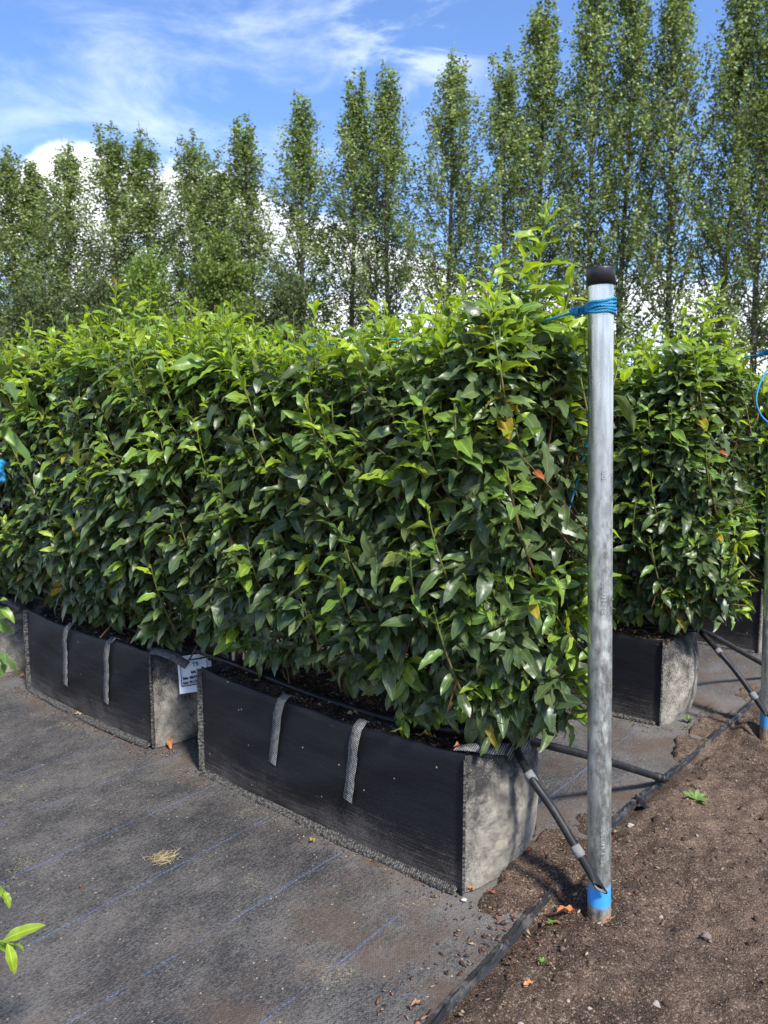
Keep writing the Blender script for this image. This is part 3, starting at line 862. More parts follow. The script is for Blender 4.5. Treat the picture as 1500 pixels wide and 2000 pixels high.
def make_bag(L, seed, straps, end_strap, label, H=0.312):
    root = empty('planter_bag', (0, 0, 0), label, 'planter bag', 'woven planter bags under the hedges')
    W = 0.30
    b = MB(); b.grid(bag_panel(0, 0, -L, 0, H, (0, -1), 0.018, 48, 18, seed, 0.014), flip=True); b.build('front_panel', M['bag'], root)
    b = MB(); b.grid(bag_panel(-L, W, 0, W, H, (0, 1), 0.014, 40, 14, seed + 5, 0.008), flip=True); b.build('back_panel', M['bag'], root)
    b = MB(); b.grid(bag_panel(0, W, 0, 0, H - 0.004, (1, 0), 0.066, 30, 18, seed + 9, 0.012), flip=True); b.build('end_panel', M['bagend'], root)
    b = MB(); b.grid(bag_panel(-L, 0, -L, W, H - 0.004, (-1, 0), 0.035, 22, 14, seed + 13, 0.006), flip=True); b.build('end_panel', M['bagend'], root)
    # overlocked seams: ribbed flanges at the corners and along the foot
    for (cx, cy, dx, dy) in ((0, 0, 0.55, -0.85), (-L, 0, -0.7, -0.7), (0, W, 0.85, 0.5)):
        b = MB(); n = 60; z = np.linspace(0.004, H + 0.002, n)
        rib = 0.0012 * (np.arange(n) % 2)
        wob = 0.002 * vnoise(z * 30, z * 0, seed)
        wd = 0.013 + rib + wob
        tx, ty = -dy, dx
        ring = []
        for (o, tk) in ((-0.003, 0.0028), (1, 0.0022), (1, -0.0022), (-0.003, -0.0028), (-0.003, 0.0028)):
            d = wd * o if o == 1 else np.full(n, o)
            tks = tk * (1 + 0.35 * (np.arange(n) % 2))
            ring.append(np.stack([cx + dx * d + tx * tks, cy + dy * d + ty * tks, z], 1))
        b.grid(np.stack(ring, 1)); b.build('seam', M['seam'], root, smooth=False)
    b = MB(); n = 160; x = np.linspace(-0.01, -L + 0.01, n); yb = -0.014 * np.sin(np.pi * np.linspace(0, 1, n)) ** 0.6
    wd = 0.018 + 0.0015 * (np.arange(n) % 2) + 0.004 * vnoise(x * 9, x * 0, seed + 4)
    rows = [np.stack([x, yb + 0.004, x * 0 + 0.010], 1), np.stack([x, yb - 0.003, x * 0 + 0.0095], 1),
            np.stack([x, yb - wd, x * 0 + 0.0065 + 0.0012 * (np.arange(n) % 2)], 1), np.stack([x, yb - wd - 0.001, x * 0 + 0.001], 1)]
    b.grid(np.stack(rows, 1)); b.build('seam', M['seam'], root, smooth=False)
    # webbing handles on the front
    for (xt, xb, ln) in straps:
        pts = []; nr = []
        u = -xt / L
        for q in np.linspace(0, 1, 14):
            if q < 0.18:
                a = q / 0.18
                pts.append((xt, 0.045 * (1 - a) - 0.000, H - 0.022 + 0.032 * a ** 0.6)); nr.append((0, 0.1 - 0.9 * a * 0.5, 1))
            else:
                a = (q - 0.18) / 0.82
                zq = H + 0.006 - a * ln
                vert = math.sin(math.pi * (0.08 + 0.80 * (1 - max(0.02, min(1, zq / H))) ** 0.9)) ** 0.7
                pts.append((xt + (xb - xt) * a, -0.0045 - 0.0145 * vert - 0.006 * math.sin(math.pi * min(1, a * 2.2)) * (a < 0.45), zq)); nr.append((0, -1, 0.15 if a > 0.1 else 0.8))
        b = MB(); b.grid(strip(pts, nr, 0.029)); b.build('strap', M['web'], root)
    for (pts, nr, wd) in end_strap:
        pts = np.array(pts, float); n = len(pts); q = np.linspace(0, n - 1, 24)
        # smooth interpolation
        P2 = np.stack([np.interp(q, np.arange(n), pts[:, k]) for k in range(3)], 1)
        ker = np.array([1, 2, 3, 2, 1]) / 9.0
        Pp = np.pad(P2, ((2, 2), (0, 0)), mode='edge'); P3 = np.stack([np.convolve(Pp[:, k], ker, 'valid') for k in range(3)], 1)
        P3[0], P3[-1] = P2[0], P2[-1]
        nr = np.array(nr, float); N2 = np.stack([np.interp(q, np.arange(n), nr[:, k]) for k in range(3)], 1)
        b = MB(); b.grid(strip(P3, N2, wd)); b.build('strap', M['web'], root)
    # compost surface with bark chips
    r = np.random.RandomState(seed + 30)
    xs = np.linspace(-L + 0.004, 0.012, 70); ys = np.linspace(-0.004, W + 0.004, 30)
    X, Y = np.meshgrid(xs, ys, indexing='ij')
    Z = 0.287 + 0.012 * fbm(X * 12 + seed, Y * 12, seed, 3) + 0.003 * vnoise(X * 90, Y * 90, seed) - 0.015 * np.clip(1 - Y / 0.05, 0, 1)
    b = MB(); b.grid(np.stack([X, Y, Z], -1), flip=True); so = b.build('soil', M['peat'], root, smooth=False)
    pts = np.stack([-L + 0.01 + (L - 0.01) * r.rand(900), 0.005 + (W - 0.01) * r.rand(900), 0.290 + 0.010 * r.rand(900)], 1)
    pts[:, 2] -= 0.012 * np.clip(1 - pts[:, 1] / 0.05, 0, 1)
    chips('bark_chips', pts, 0.0022 + 0.0045 * r.rand(900) ** 2, [(0.16, 0.085, 0.045), (0.05, 0.03, 0.02), (0.28, 0.20, 0.13), (0.09, 0.05, 0.03)], seed, 0.4, root, 'stuff', 1.8)
    root.rotation_euler = (0, 0, ROT)
    return root


def text_part(txt, size, m, parent, loc, rot, name='lettering', ext=0.0002, align='LEFT', spacing=1.0):
    cu = bpy.data.curves.new(name, 'FONT'); cu.body = txt; cu.size = size; cu.extrude = ext; cu.align_x = align; cu.space_character = spacing
    tmp = bpy.data.objects.new('t', cu); COL.objects.link(tmp)
    dg = bpy.context.evaluated_depsgraph_get(); me = bpy.data.meshes.new_from_object(tmp.evaluated_get(dg))
    bpy.data.objects.remove(tmp)
    me.materials.clear(); me.materials.append(m)
    o = link(name, me, parent); o.location = loc; o.rotation_euler = rot
    return o


# ------------------------------------------------------------------ post, rope, pipe
def make_post(label):
    root = empty('steel_post', (0, 0, 0), label, 'post', 'galvanised posts at the row ends')
    Hh = 1.318; rad = 0.0243; n = 48
    # tube
    b = MB(); zs = [-0.12] + list(np.linspace(-0.02, Hh, 40))
    a = np.arange(n + 1) * 2 * math.pi / n
    g = np.stack([np.stack([rad * np.cos(a), rad * np.sin(a), a * 0 + z], 1) for z in zs], 0)
    b.grid(g, flip=True); b.build('tube', M['galv'], root)
    # cap, faintly ribbed
    b = MB(); rr = 0.0268 + 0.0005 * (np.arange(n + 1) % 4 == 0)
    prof = [(0.0246, Hh - 0.016), (1, Hh - 0.016), (1, Hh + 0.012), (0.985, Hh + 0.0155), (0.94, Hh + 0.0175), (0.55, Hh + 0.0180), (0.02, Hh + 0.0180)]
    rows = []
    for (k, z) in prof:
        r_ = rr * k if k > 0.03 or k == 0.02 else np.full(n + 1, k)
        rows.append(np.stack([r_ * np.cos(a), r_ * np.sin(a), a * 0 + z], 1))
    b.grid(np.stack(rows, 0), flip=True); b.build('cap', M['cap'], root)
    return root


def twine(b, path, R_=0.0032, sr=0.0019, pitch=0.016):
    """three-strand laid rope following a path"""
    path = np.array(path, float)
    L = np.concatenate([[0], np.cumsum(np.linalg.norm(np.diff(path, axis=0), axis=1))])
    n = max(8, int(L[-1] / (pitch / 7))); q = np.linspace(0, L[-1], n)
    c = np.stack([np.interp(q, L, path[:, k]) for k in range(3)], 1)
    tg = np.gradient(c, axis=0); tg /= np.linalg.norm(tg, axis=1)[:, None] + 1e-9
    u = np.cross(tg[0], [0.1, 0.2, 0.97]); u /= np.linalg.norm(u)
    Us = []
    for i in range(n):
        u = u - tg[i] * (u @ tg[i]); u /= np.linalg.norm(u); Us.append(u)
    Us = np.array(Us); Ws = np.cross(tg, Us)
    for s in range(3):
        a = q / pitch * 2 * math.pi + s * 2.094
        b.tube(c + (R_ * 0.52) * (np.cos(a)[:, None] * Us + np.sin(a)[:, None] * Ws), sr, 5)


def smooth_path(pts, n=60):
    pts = np.array(pts, float); m = len(pts); out = []
    Pp = np.vstack([2 * pts[0] - pts[1], pts, 2 * pts[-1] - pts[-2]])
    for q in np.linspace(0, m - 1 - 1e-6, n):
        i = int(q); t = q - i; p0, p1, p2, p3 = Pp[i:i + 4]
        out.append(0.5 * ((2 * p1) + (-p0 + p2) * t + (2 * p0 - 5 * p1 + 4 * p2 - p3) * t * t + (-p0 + 3 * p1 - 3 * p2 + p3) * t ** 3))
    return np.array(out)


build_ground()

# edging strip, broken where soil has spilled over it
edging('edging_strip', [P(-0.185, -0.95, 0.002), P(-0.18, -0.5, 0.002), P(-0.172, -0.342, 0.002), P(-0.165, -0.148, 0.004), P(-0.150, 0.130, 0.007)],
       'short near piece of black plastic edging with a frayed ridge, in front of the post', 3)
edging('edging_strip', [P(-0.131, 0.42, 0.000), P(-0.131, 0.55, 0.003), P(-0.144, 0.799, 0.003), P(-0.161, 1.209, 0.003), P(-0.175, 1.705, 0.003), P(-0.17, 3.0, 0.003)],
       'long far piece of black plastic edging running behind the front post', 11)

# bags --------------------------------------------------------------
end1 = [([(-0.035, 0.012, 0.322), (-0.005, 0.022, 0.328), (0.030, 0.060, 0.322), (0.048, 0.12, 0.305), (0.050, 0.19, 0.298)],
         [(0.1, 0, 1), (0.3, 0, 1), (0.8, 0, 0.6), (1, 0, 0.5), (1, 0, 0.6)], 0.026),
        ([(-0.02, 0.26, 0.322), (0.02, 0.22, 0.320), (0.046, 0.15, 0.314), (0.052, 0.09, 0.300)],
         [(0, 0, 1), (0.3, 0.1, 1), (0.8, 0.1, 0.6), (1, 0, 0.3)], 0.022)]
end2 = [([(0.000, -0.004, 0.318), (0.020, 0.018, 0.316), (0.055, 0.045, 0.300), (0.090, 0.070, 0.272)],
         [(0.5, -0.5, 1), (0.5, -0.5, 1), (0.6, -0.6, 0.8), (0.6, -0.6, 0.8)], 0.028)]
spec = [
    (0.93, 0.000, 0.0, 3, [(-0.300, -0.330, 0.205), (-0.570, -0.605, 0.190)], end1,
     'large black woven planter bag beside the front post, its end dusty', 0.0),
    (0.83, 1.185, 0.0, 17, [(-0.225, -0.250, 0.225), (-0.500, -0.520, 0.225)], end2,
     'black planter bag with the white label tucked in at its near end', 0.005),
    (0.88, 2.310, 0.0, 29, [(-0.25, -0.28, 0.21), (-0.55, -0.57, 0.21)], end2,
     'black planter bag cut off by the left edge, grey strap over its end', 0.0),
    (0.90, 0.015, 1.215, 41, [(-0.42, -0.44, 0.20), (-0.66, -0.68, 0.20)], [],
     'planter bag in the second row behind the front post, its dusty end creased', 0.0),
    (0.88, 1.190, 1.225, 55, [(-0.27, -0.29, 0.20), (-0.56, -0.58, 0.20)], end2,
     'planter bag in the second row, glimpsed dark behind the front hedge stems', 0.0),
    (0.92, -0.02, 2.310, 63, [], [], 'plain black planter bag at the end of the farthest row on the right', 0.0),
]
bags = []
for L, s, w, sd_, st, es, lab, dz in spec:
    g = make_bag(L, sd_, st, es, lab, 0.312 if w == 0 else 0.295)
    g.location = tuple(P(s, w, 0.002)); bags.append(g)

# printed label on the second bag's end
lb = empty('label', (0.066, 0.085, 0.0)); lb.parent = bags[1]
b = MB(); xs = np.linspace(-0.055, 0.055, 12); zz = np.linspace(0, 0.125, 12)
X, Zz = np.meshgrid(xs, zz, indexing='ij')
Yb = 0.006 * np.sin(X * 30) + 0.003 * np.sin(Zz * 40)
b.grid(np.stack([X, Yb, Zz], -1), flip=False); b.grid(np.stack([X, Yb + 0.0006, Zz], -1), flip=True)
card = b.build('card', M['label'], lb)
lb.location = (0.118, 0.082, 0.190); lb.rotation_euler = (R(-30), R(-8), R(46)); lb.scale = (0.95, 0.95, 0.95)
for (tx, sz, x, z, mm) in (('B76', 0.010, -0.012, 0.0615, 'ink'), ('Size  85X30X30 cm', 0.0105, -0.040, 0.045, 'ink'), ('Ltrs  76 LTR', 0.0098, -0.040, 0.030, 'ink'),
                           ('TS', 0.018, -0.006, 0.084, 'teal')):
    yo = 0.006 * math.sin((x + 0.02) * 30) + 0.003 * math.sin(z * 40)
    text_part(tx, sz, M[mm], card, (x, -0.0095, z), (R(90), 0, 0), ext=0.0045)
b = MB()
for (x, z, w_, h_) in ((-0.002, 0.024, 0.088, 0.0012), (-0.046, 0.062, 0.0012, 0.076), (0.042, 0.062, 0.0012, 0.076), (0.0, 0.108, 0.088, 0.0025)):
    b.box((x, -0.0055, z), (w_, 0.009, h_))
b.build('printed_frame', M['ink'], card, smooth=False)

# hedges --------------------------------------------------------------
hA = hedge_plant(101, TPL_HI, -1.06, 0.18, 1.12, True,
                 spike=[(0.10, 0.02, 1.54, 0.44, 36, 0.082), (0.075, -0.02, 1.44, 0.30, 18, 0.080), (0.01, -0.03, 1.455, 0.30, 18, 0.072), (-0.10, 0.02, 1.42, 0.24, 13, 0.062), (0.15, 0.05, 1.39, 0.24, 15, 0.075),
                        (0.06, 0.08, 1.42, 0.27, 16, 0.075), (0.05, -0.08, 1.37, 0.25, 15, 0.080), (0.12, -0.05, 1.33, 0.25, 15, 0.080), (-0.04, 0.05, 1.37, 0.25, 14, 0.070)])
hB = hedge_plant(202, TPL, -0.64, 0.64, 1.0, False, low=-0.05, spike=[(0.10, 0.0, 1.50, 0.30, 18, 0.072), (0.18, 0.03, 1.47, 0.32, 16, 0.070), (0.30, 0.0, 1.46, 0.30, 18, 0.070), (0.24, -0.06, 1.42, 0.28, 14, 0.070), (-0.5, 0.0, 1.44, 0.25, 14, 0.066), (0.05, -0.08, 1.42, 0.26, 14, 0.07)])
hC = hedge_plant(303, TPL, -0.64, 0.64, 1.0, False, low=-0.05)
hedges = [
    (hA, 0.03, 0.01, 'tall laurel hedge plant beside the front post, topped by a long pale shoot'),
    (hB, 1.64, 0.0, 'laurel hedge plant growing in the bag that carries the white label'),
    (hC, 2.82, 0.0, 'laurel hedge plant in the bag cut off by the left edge'),
    (hB, 4.00, 0.0, 'laurel hedge plant at the far left end of the front row'),
    (hA, 0.04, 1.215, 'laurel hedge plant standing right of the front post, its pale leading shoot below the rope'),
    (hC, 1.66, 1.225, 'laurel hedge plant of the second row, hidden mostly behind the front hedge'),
    (hB, 2.84, 1.225, 'laurel hedge plant deep in the second row, seen in gaps of the front hedge'),
    (hC, 0.42, 2.31, 'laurel hedge plant of the third row at the right edge'),
    (hB, 1.60, 2.31, 'laurel hedge plant of the third row behind the second hedge'),
]
used = set()
for src, s, w, lab in hedges:
    o = src if id(src) not in used else copy_tree(src)
    used.add(id(src))
    o.location = tuple(P(s, w + 0.15, 0.29)); o.rotation_euler = (0, 0, ROT)
    if w > 0: o.scale = (1, 1, 0.96)
    tag(o, lab, 'hedge plant', 'laurel hedge plants in the bags')

# foreground sprigs of the row at the left ----------------------------------
fp = Shoots(77)


def fsprig(px, py, y, p0off, nleaf, young, lsize, out=(0.6, -0.4, 0), droop=0.3, t0=0.5):
    p1 = PY(px, py, y)
    fp.shoot(p1 + np.array(p0off), p1, (0, 0, 0.01), out, nleaf=nleaf, young=young, droop=droop, lsize=lsize, t0=t0, rad=0.0016)


fsprig(8, 735, 0.85, (-0.12, 0.05, -0.05), 6, 0.35, 0.060)
fsprig(12, 828, 0.85, (-0.12, 0.05, -0.05), 6, 0.55, 0.060)
fsprig(4, 1185, 0.95, (-0.12, 0.05, -0.06), 6, 0.8, 0.060)
fsprig(4, 1275, 0.95, (-0.12, 0.05, -0.05), 7, 0.4, 0.062, droop=0.6)
fsprig(8, 1740, 1.05, (-0.13, 0.05, -0.03), 6, 0.95, 0.046, droop=0.4)
fsprig(28, 1845, 1.05, (-0.14, 0.05, -0.02), 8, 0.95, 0.050, droop=0.5)
rr = np.random.RandomState(5)
for _ in range(150):   # body of that plant, just outside the picture on the left
    z = 0.42 + 0.9 * rr.rand(); s_ = 0.45 + 0.60 * rr.rand()
    p1 = P(s_, -1.21 + 0.15 + 0.20 * rr.rand() - 0.05, z); o_ = N * 0.8
    if p1[0] / p1[1] > -0.555: continue
    fp.shoot(p1 - N * 0.12 - np.array([0, 0, 0.1]), p1, (0, 0, 0), o_, nleaf=9, young=0.3 * rr.rand(), droop=0.4)
root = empty('laurel_hedge', (0, 0, 0), 'laurel sprigs poking in at the left edge, close to the camera', 'hedge plant', 'laurel hedge plants in the bags')
fp.build(TPL_HI, root, 4)
b = MB()
for s_ in (0.6, 0.85):
    p = P(s_, -1.21, 0.0); b.tube([p + np.array([0, 0, 0.05]), p + np.array([0.02, 0, 0.5]), p + np.array([0, 0.02, 1.1])], [0.012, 0.009, 0.004], 8)
b.build('stem', M['stem'], root)

# posts --------------------------------------------------------------
posts = [(G(1170, 1785), PY(1173.5, 535, 1.5307), 'galvanised steel post in front, black cap and blue painted foot', True),
         (G(1499, 1432), PY(1521, 700, 2.53), 'second galvanised post cut off by the right edge', False)]
proto = None
for i, (b0, tp, lab, _) in enumerate(posts):
    o = make_post(lab) if i == 0 else copy_tree(proto)
    if i == 0:
        proto = o
        for zz_, tx in ((0.13, 'EN 10255'), (0.66, 'EN10255'), (0.93, 'PR')):
            text_part(tx, 0.017, M['mark'], [c for c in bpy.data.objects if c.parent == o and c.name.startswith('tube')][0],
                      (0.0072, -0.0232, zz_), (R(90), R(-90), R(17)), name='embossed_marking', ext=0.0003, spacing=1.1)
    o['label'] = lab
    d = Vector(tuple(tp - b0)).normalized()
    o.rotation_mode = 'QUATERNION'
    o.rotation_quaternion = Vector((0, 0, 1)).rotation_difference(d)
    o.location = tuple(b0 + np.array([0, 0, 0.0]))

pd0 = norm(posts[0][1] - posts[0][0])


def rope_for(i, zt, sag, tailpts, label):
    b0, tp = posts[i][0], posts[i][1]; ax = norm(tp - b0)
    e1 = norm(A - ax * (A @ ax)); e2 = np.cross(ax, e1)
    root = empty('twine', tuple(b0 + ax * zt), label, 'rope', 'blue twine tied round the posts')
    org = b0 + ax * zt
    R_ = 0.0243 + 0.0029
    b = MB(); pts = []
    for k in range(5 * 28):
        t = k / 28; a = t * 2 * math.pi
        lift = (t - 2.5) * 0.0060 * (1 - 0.55 * (math.cos(a) * 0.5 + 0.5)) + 0.0015 * math.sin(3 * a + t)
        pts.append(ax * lift + (R_ + 0.0008 * math.sin(t * 9)) * (math.cos(a) * e1 + math.sin(a) * e2))
    twine(b, pts, 0.0029, 0.0017); b.build('coil', M['rope'], root)
    # knot beside the post, on the hedge side
    k0 = e1 * (R_ + 0.026) - ax * 0.004
    b = MB(); pts = []
    for q in np.linspace(0, 1, 60):
        a = q * 2 * math.pi * 3.2
        pts.append(k0 + e1 * (0.010 * (q - 0.5) * 1.6) + (0.0062 + 0.0016 * math.sin(a * 0.7)) * (math.cos(a) * ax + math.sin(a) * e2))
    twine(b, pts, 0.0029, 0.0017); b.build('knot', M['rope'], root)
    b = MB()
    for dz_ in (-0.008, 0.0, 0.009):
        twine(b, [e1 * (R_ * 0.6) + e2 * 0.02 * (-1) + ax * dz_, e1 * (R_ + 0.010) - e2 * 0.012 + ax * dz_ * 0.8, k0 + ax * dz_ * 0.2], 0.0034, 0.0020)
    b.build('loops', M['rope'], root)
    # line running through the top of the hedge
    b = MB(); end = b0 + np.array([0, 0, 0]) + A * 4.2; end = np.array([end[0], end[1], (b0 + ax * zt)[2] - 0.05]) - org
    pts = []
    for q in np.linspace(0, 1, 40):
        pts.append(k0 * (1 - q) + end * q + np.array([0, 0, -sag * math.sin(math.pi * q) - 0.02 * math.sin(math.pi * min(1, q * 8)) * (q < 0.125)]) + N * 0.008 * math.sin(q * 20))
    twine(b, pts, 0.0025, 0.0015); b.build('line', M['rope'], root)
    b = MB(); twine(b, smooth_path([p - org for p in tailpts]), 0.0030, 0.0018); b.build('loose_end', M['rope'], root)
    return root


r1 = rope_for(0, 1.262, 0.03, [PY(1150, 855, 1.66), PY(1140, 890, 1.67), PY(1125, 945, 1.68), PY(1112, 990, 1.68), PY(1100, 1030, 1.68), PY(1098, 1062, 1.68)],
              'blue twine knotted round the top of the front post and strung through its hedge')
r2 = rope_for(1, 1.262, 0.03, [PY(1497, 725, 2.50), PY(1482, 755, 2.47), PY(1477, 785, 2.46), PY(1487, 812, 2.46), PY(1506, 832, 2.46), PY(1520, 860, 2.46)],
              'blue twine tied to the second post, its loose end curling at the right edge')
kb = MB(); kc = PY(-10, 920, 0.72); kp = []
for q in np.linspace(0, 1, 50):
    a = q * 2 * math.pi * 4; kp.append(kc + np.array([0.006 * math.cos(a), 0.004 * math.sin(a * 1.3), 0.016 * (q - 0.5)]))
kp.append(kc + np.array([-0.10, 0.02, -0.08]))
twine(kb, kp, 0.003, 0.0018); o = kb.build('twine', M['rope']); tag(o, 'blurred blue twine end at the left edge, very close', 'rope')


# irrigation pipes --------------------------------------------------------------
def make_pipe(label, row):
    root = empty('drip_pipe', (0, 0, 0), label, 'pipe', 'black irrigation pipes on the bags')
    off = N * row
    base = np.array([0.0, 0.0, 0.0])
    Wp = lambda s, w, z: P(s, w, z)
    # run along the compost, front side of the stems
    pts = [Wp(3.3, 0.13, 0.306), Wp(2.6, 0.12, 0.306), Wp(2.1, 0.135, 0.316), Wp(1.6, 0.13, 0.304), Wp(1.15, 0.105, 0.318), Wp(1.05, 0.090, 0.322), Wp(0.85, 0.088, 0.316),
           Wp(0.55, 0.086, 0.302), Wp(0.25, 0.090, 0.303), Wp(0.08, 0.115, 0.318), Wp(-0.03, 0.150, 0.322)]
    b = MB(); b.tube(smooth_path(pts, 140), 0.0088, 14); b.build('hose', M['pipe'], root)
    # straight branch that ends with a plug on the edging
    e0 = Wp(-0.02, 0.165, 0.318); e1 = G(1292, 1520, 0.030)
    pts = smooth_path([Wp(0.30, 0.195, 0.320), Wp(0.12, 0.180, 0.325), e0, e0 * 0.5 + e1 * 0.5 + np.array([0, 0, 0.004]), e1], 50)
    b = MB(); b.tube(pts, 0.0098, 16); b.build('hose', M['pipe'], root)
    d = norm(pts[-1] - pts[-2])
    b = MB(); b.tube([e1 - d * 0.030, e1 - d * 0.006, e1 - d * 0.004], [0.0115, 0.0115, 0.0098], 16)
    b.tube([e1 - d * 0.004, e1 + d * 0.004], [0.0128, 0.0128], 16); b.tube([e1, e1 + d * 0.020, e1 + d * 0.042], [0.0075, 0.0045, 0.003], 10)
    b.build('plug', M['pipe'], root)
    # branch down to the post foot: two hoses with a joint
    a0 = Wp(-0.02, 0.155, 0.322); a1 = PY(1035, 1515, 1.60); a2 = PY(1132, 1668, 1.515); a3 = PY(1166, 1725, 1.492)
    pth = smooth_path([a0, a1, a1 * 0.5 + a2 * 0.5 + np.array([0, 0, 0.006]), a2], 40)
    b = MB(); b.tube(pth, 0.0092, 14); b.build('hose', M['pipe'], root)
    d = norm(a2 - a1)
    b = MB(); k = a1 + d * 0.002; b.tube([k - d * 0.012, k - d * 0.008, k + d * 0.012, k + d * 0.016], [0.0096, 0.0112, 0.0112, 0.0096], 14); b.build('coupling', M['lime'], root)
    b = MB(); k = a2 - d * 0.008; b.tube([k - d * 0.012, k - d * 0.007, k + d * 0.010, k + d * 0.014], [0.0096, 0.0116, 0.0116, 0.0100], 14); b.build('coupling', M['lime'], root)
    dd = norm(a3 - a2)
    b = MB(); rows = []
    q = np.linspace(0, 1, 12); ln = np.linalg.norm(a3 - a2) + 0.012
    e_1 = norm(np.cross(dd, [0, 0, 1])); e_2 = np.cross(e_1, dd)
    aa = np.arange(17) * 2 * math.pi / 16
    for qq in q:
        fl = max(0, (qq - 0.45) / 0.55); rx = 0.0094 + 0.0052 * fl; rz = 0.0094 - 0.0040 * fl
        c = a2 + dd * ln * qq
        rad_ = np.outer(np.cos(aa) * rx, e_1) + np.outer(np.sin(aa) * rz, e_2)
        tc = norm(np.array([0, 0, CAMZ]) - a3)
        rows.append(c + rad_ - np.outer((rad_ @ tc) * 1.5 * max(0, (qq - 0.7) / 0.3), dd))
    mid_ = rows[-1][:-1].mean(0)
    inner = mid_ + (rows[-1] - mid_) * 0.80; deep = inner * 0.6 + (mid_ - dd * 0.012) * 0.4
    bi = MB(); bi.grid(np.stack([rows[-1] * 0.5 + inner * 0.5, inner - dd * 0.001, deep], 0)); bi.build('pipe_bore', M['lime'], root)
    rows += [inner]
    b.grid(np.stack(rows, 0)); b.build('cut_end', M['pipe'], root)
    return root


pipe1 = make_pipe('black irrigation pipe in the front bags, forking toward the front post', 0)
pipe2 = copy_tree(pipe1); pipe2.location = tuple(posts[1][0] - posts[0][0] + np.array([-0.012, -0.01, -0.012]))
pipe2['label'] = 'black irrigation pipe over the second row bag, forking toward the second post'

# ------------------------------------------------------------------ litter, stones, weeds
rg = np.random.RandomState(8)


def on_soil(n, s0, s1, w0, w1):
    s = s0 + (s1 - s0) * rg.rand(n); w = w0 + (w1 - w0) * rg.rand(n)
    return s, w, C0 + np.outer(s, A) + np.outer(w, N) + np.outer(soil_h(s, w), [0, 0, 1])


n = 9000
s, w, pts = on_soil(n, -1.15, -0.18, -0.75, 1.6)
sz = 0.0010 + 0.0020 * rg.rand(n) ** 2 + (rg.rand(n) < 0.03) * 0.003
pts[:, 2] += sz * 0.25
chips('gravel', pts, sz, [(0.05, 0.035, 0.025), (0.09, 0.06, 0.042), (0.13, 0.09, 0.06), (0.16, 0.12, 0.08), (0.06, 0.045, 0.035), (0.26, 0.22, 0.17)], 1, 0.7)
n = 3200
s, w, pts = on_soil(n, -0.42, -0.06, -0.55, 0.55)
keep = rg.rand(n) < np.exp(-((w - 0.10) / 0.28) ** 2 - ((s + 0.15) / 0.13) ** 2)
pts = pts[keep]; n = len(pts); pts[:, 2] = np.maximum(pts[:, 2], 0.003) + 0.001
chips('debris', pts, 0.0010 + 0.0034 * rg.rand(n) ** 3, [(0.16, 0.06, 0.035), (0.09, 0.055, 0.035), (0.22, 0.14, 0.08), (0.05, 0.033, 0.024), (0.05, 0.033, 0.024), (0.30, 0.22, 0.14)], 2, 0.35, None, 'stuff', 2.2)
n = 900
s, w, pts = on_soil(n, -1.15, -0.18, -0.75, 1.6)
chips('soil_clods', pts, 0.003 + 0.009 * rg.rand(n) ** 4, [(0.05, 0.034, 0.025), (0.075, 0.05, 0.036), (0.10, 0.068, 0.048)], 6, 0.7)
n = 150
s, w, pts = on_soil(n, -0.36, -0.05, -0.62, 0.50)
keep = rg.rand(n) < np.exp(-((s + 0.16) / 0.12) ** 2); pts = pts[keep]; n = len(pts); pts[:, 2] = np.maximum(pts[:, 2], 0.003) + 0.002
chips('leaf_litter', pts, 0.0022 + 0.0036 * rg.rand(n) ** 2, [(0.17, 0.055, 0.035), (0.24, 0.10, 0.055), (0.10, 0.05, 0.032), (0.24, 0.16, 0.10)], 12, 0.2, None, 'stuff', 2.2)
# crumbs at the feet of the bags and over the cover
allp = []; alls = []
for (L, s0, w0) in ((0.95, 0.0, 0.0), (0.85, 1.185, 0.0), (0.88, 2.31, 0.0), (0.92, 0.0, 1.215), (0.9, 0.0, 2.31)):
    m_ = 650
    ss_ = s0 - 0.05 + (L + 0.1) * rg.rand(m_); ww_ = w0 - 0.018 - np.abs(rg.randn(m_)) * 0.035
    allp.append(C0 + np.outer(ss_, A) + np.outer(ww_, N) + np.array([0, 0, 0.004]))
    m_ = 420
    ss_ = s0 - 0.05 - np.abs(rg.randn(m_)) * 0.035; ww_ = w0 + 0.33 * rg.rand(m_) - 0.02
    allp.append(C0 + np.outer(ss_, A) + np.outer(ww_, N) + np.array([0, 0, 0.004]))
m_ = 220
ss_ = -0.1 + 2.6 * rg.rand(m_); ww_ = -0.95 + 0.93 * rg.rand(m_)
allp.append(C0 + np.outer(ss_, A) + np.outer(ww_, N) + np.array([0, 0, 0.004]))
allp = np.concatenate(allp); n = len(allp)
chips('soil_crumbs', allp, 0.0010 + 0.0026 * rg.rand(n) ** 3, [(0.07, 0.045, 0.03), (0.05, 0.033, 0.024), (0.13, 0.09, 0.06), (0.25, 0.20, 0.14), (0.17, 0.07, 0.04)], 3, 0.6)

DTPL = leaf_templates(6, 9, 3, 31, curl=0.9, wave=0.16, fold=0.7, width=0.42)
LAB = 'a'


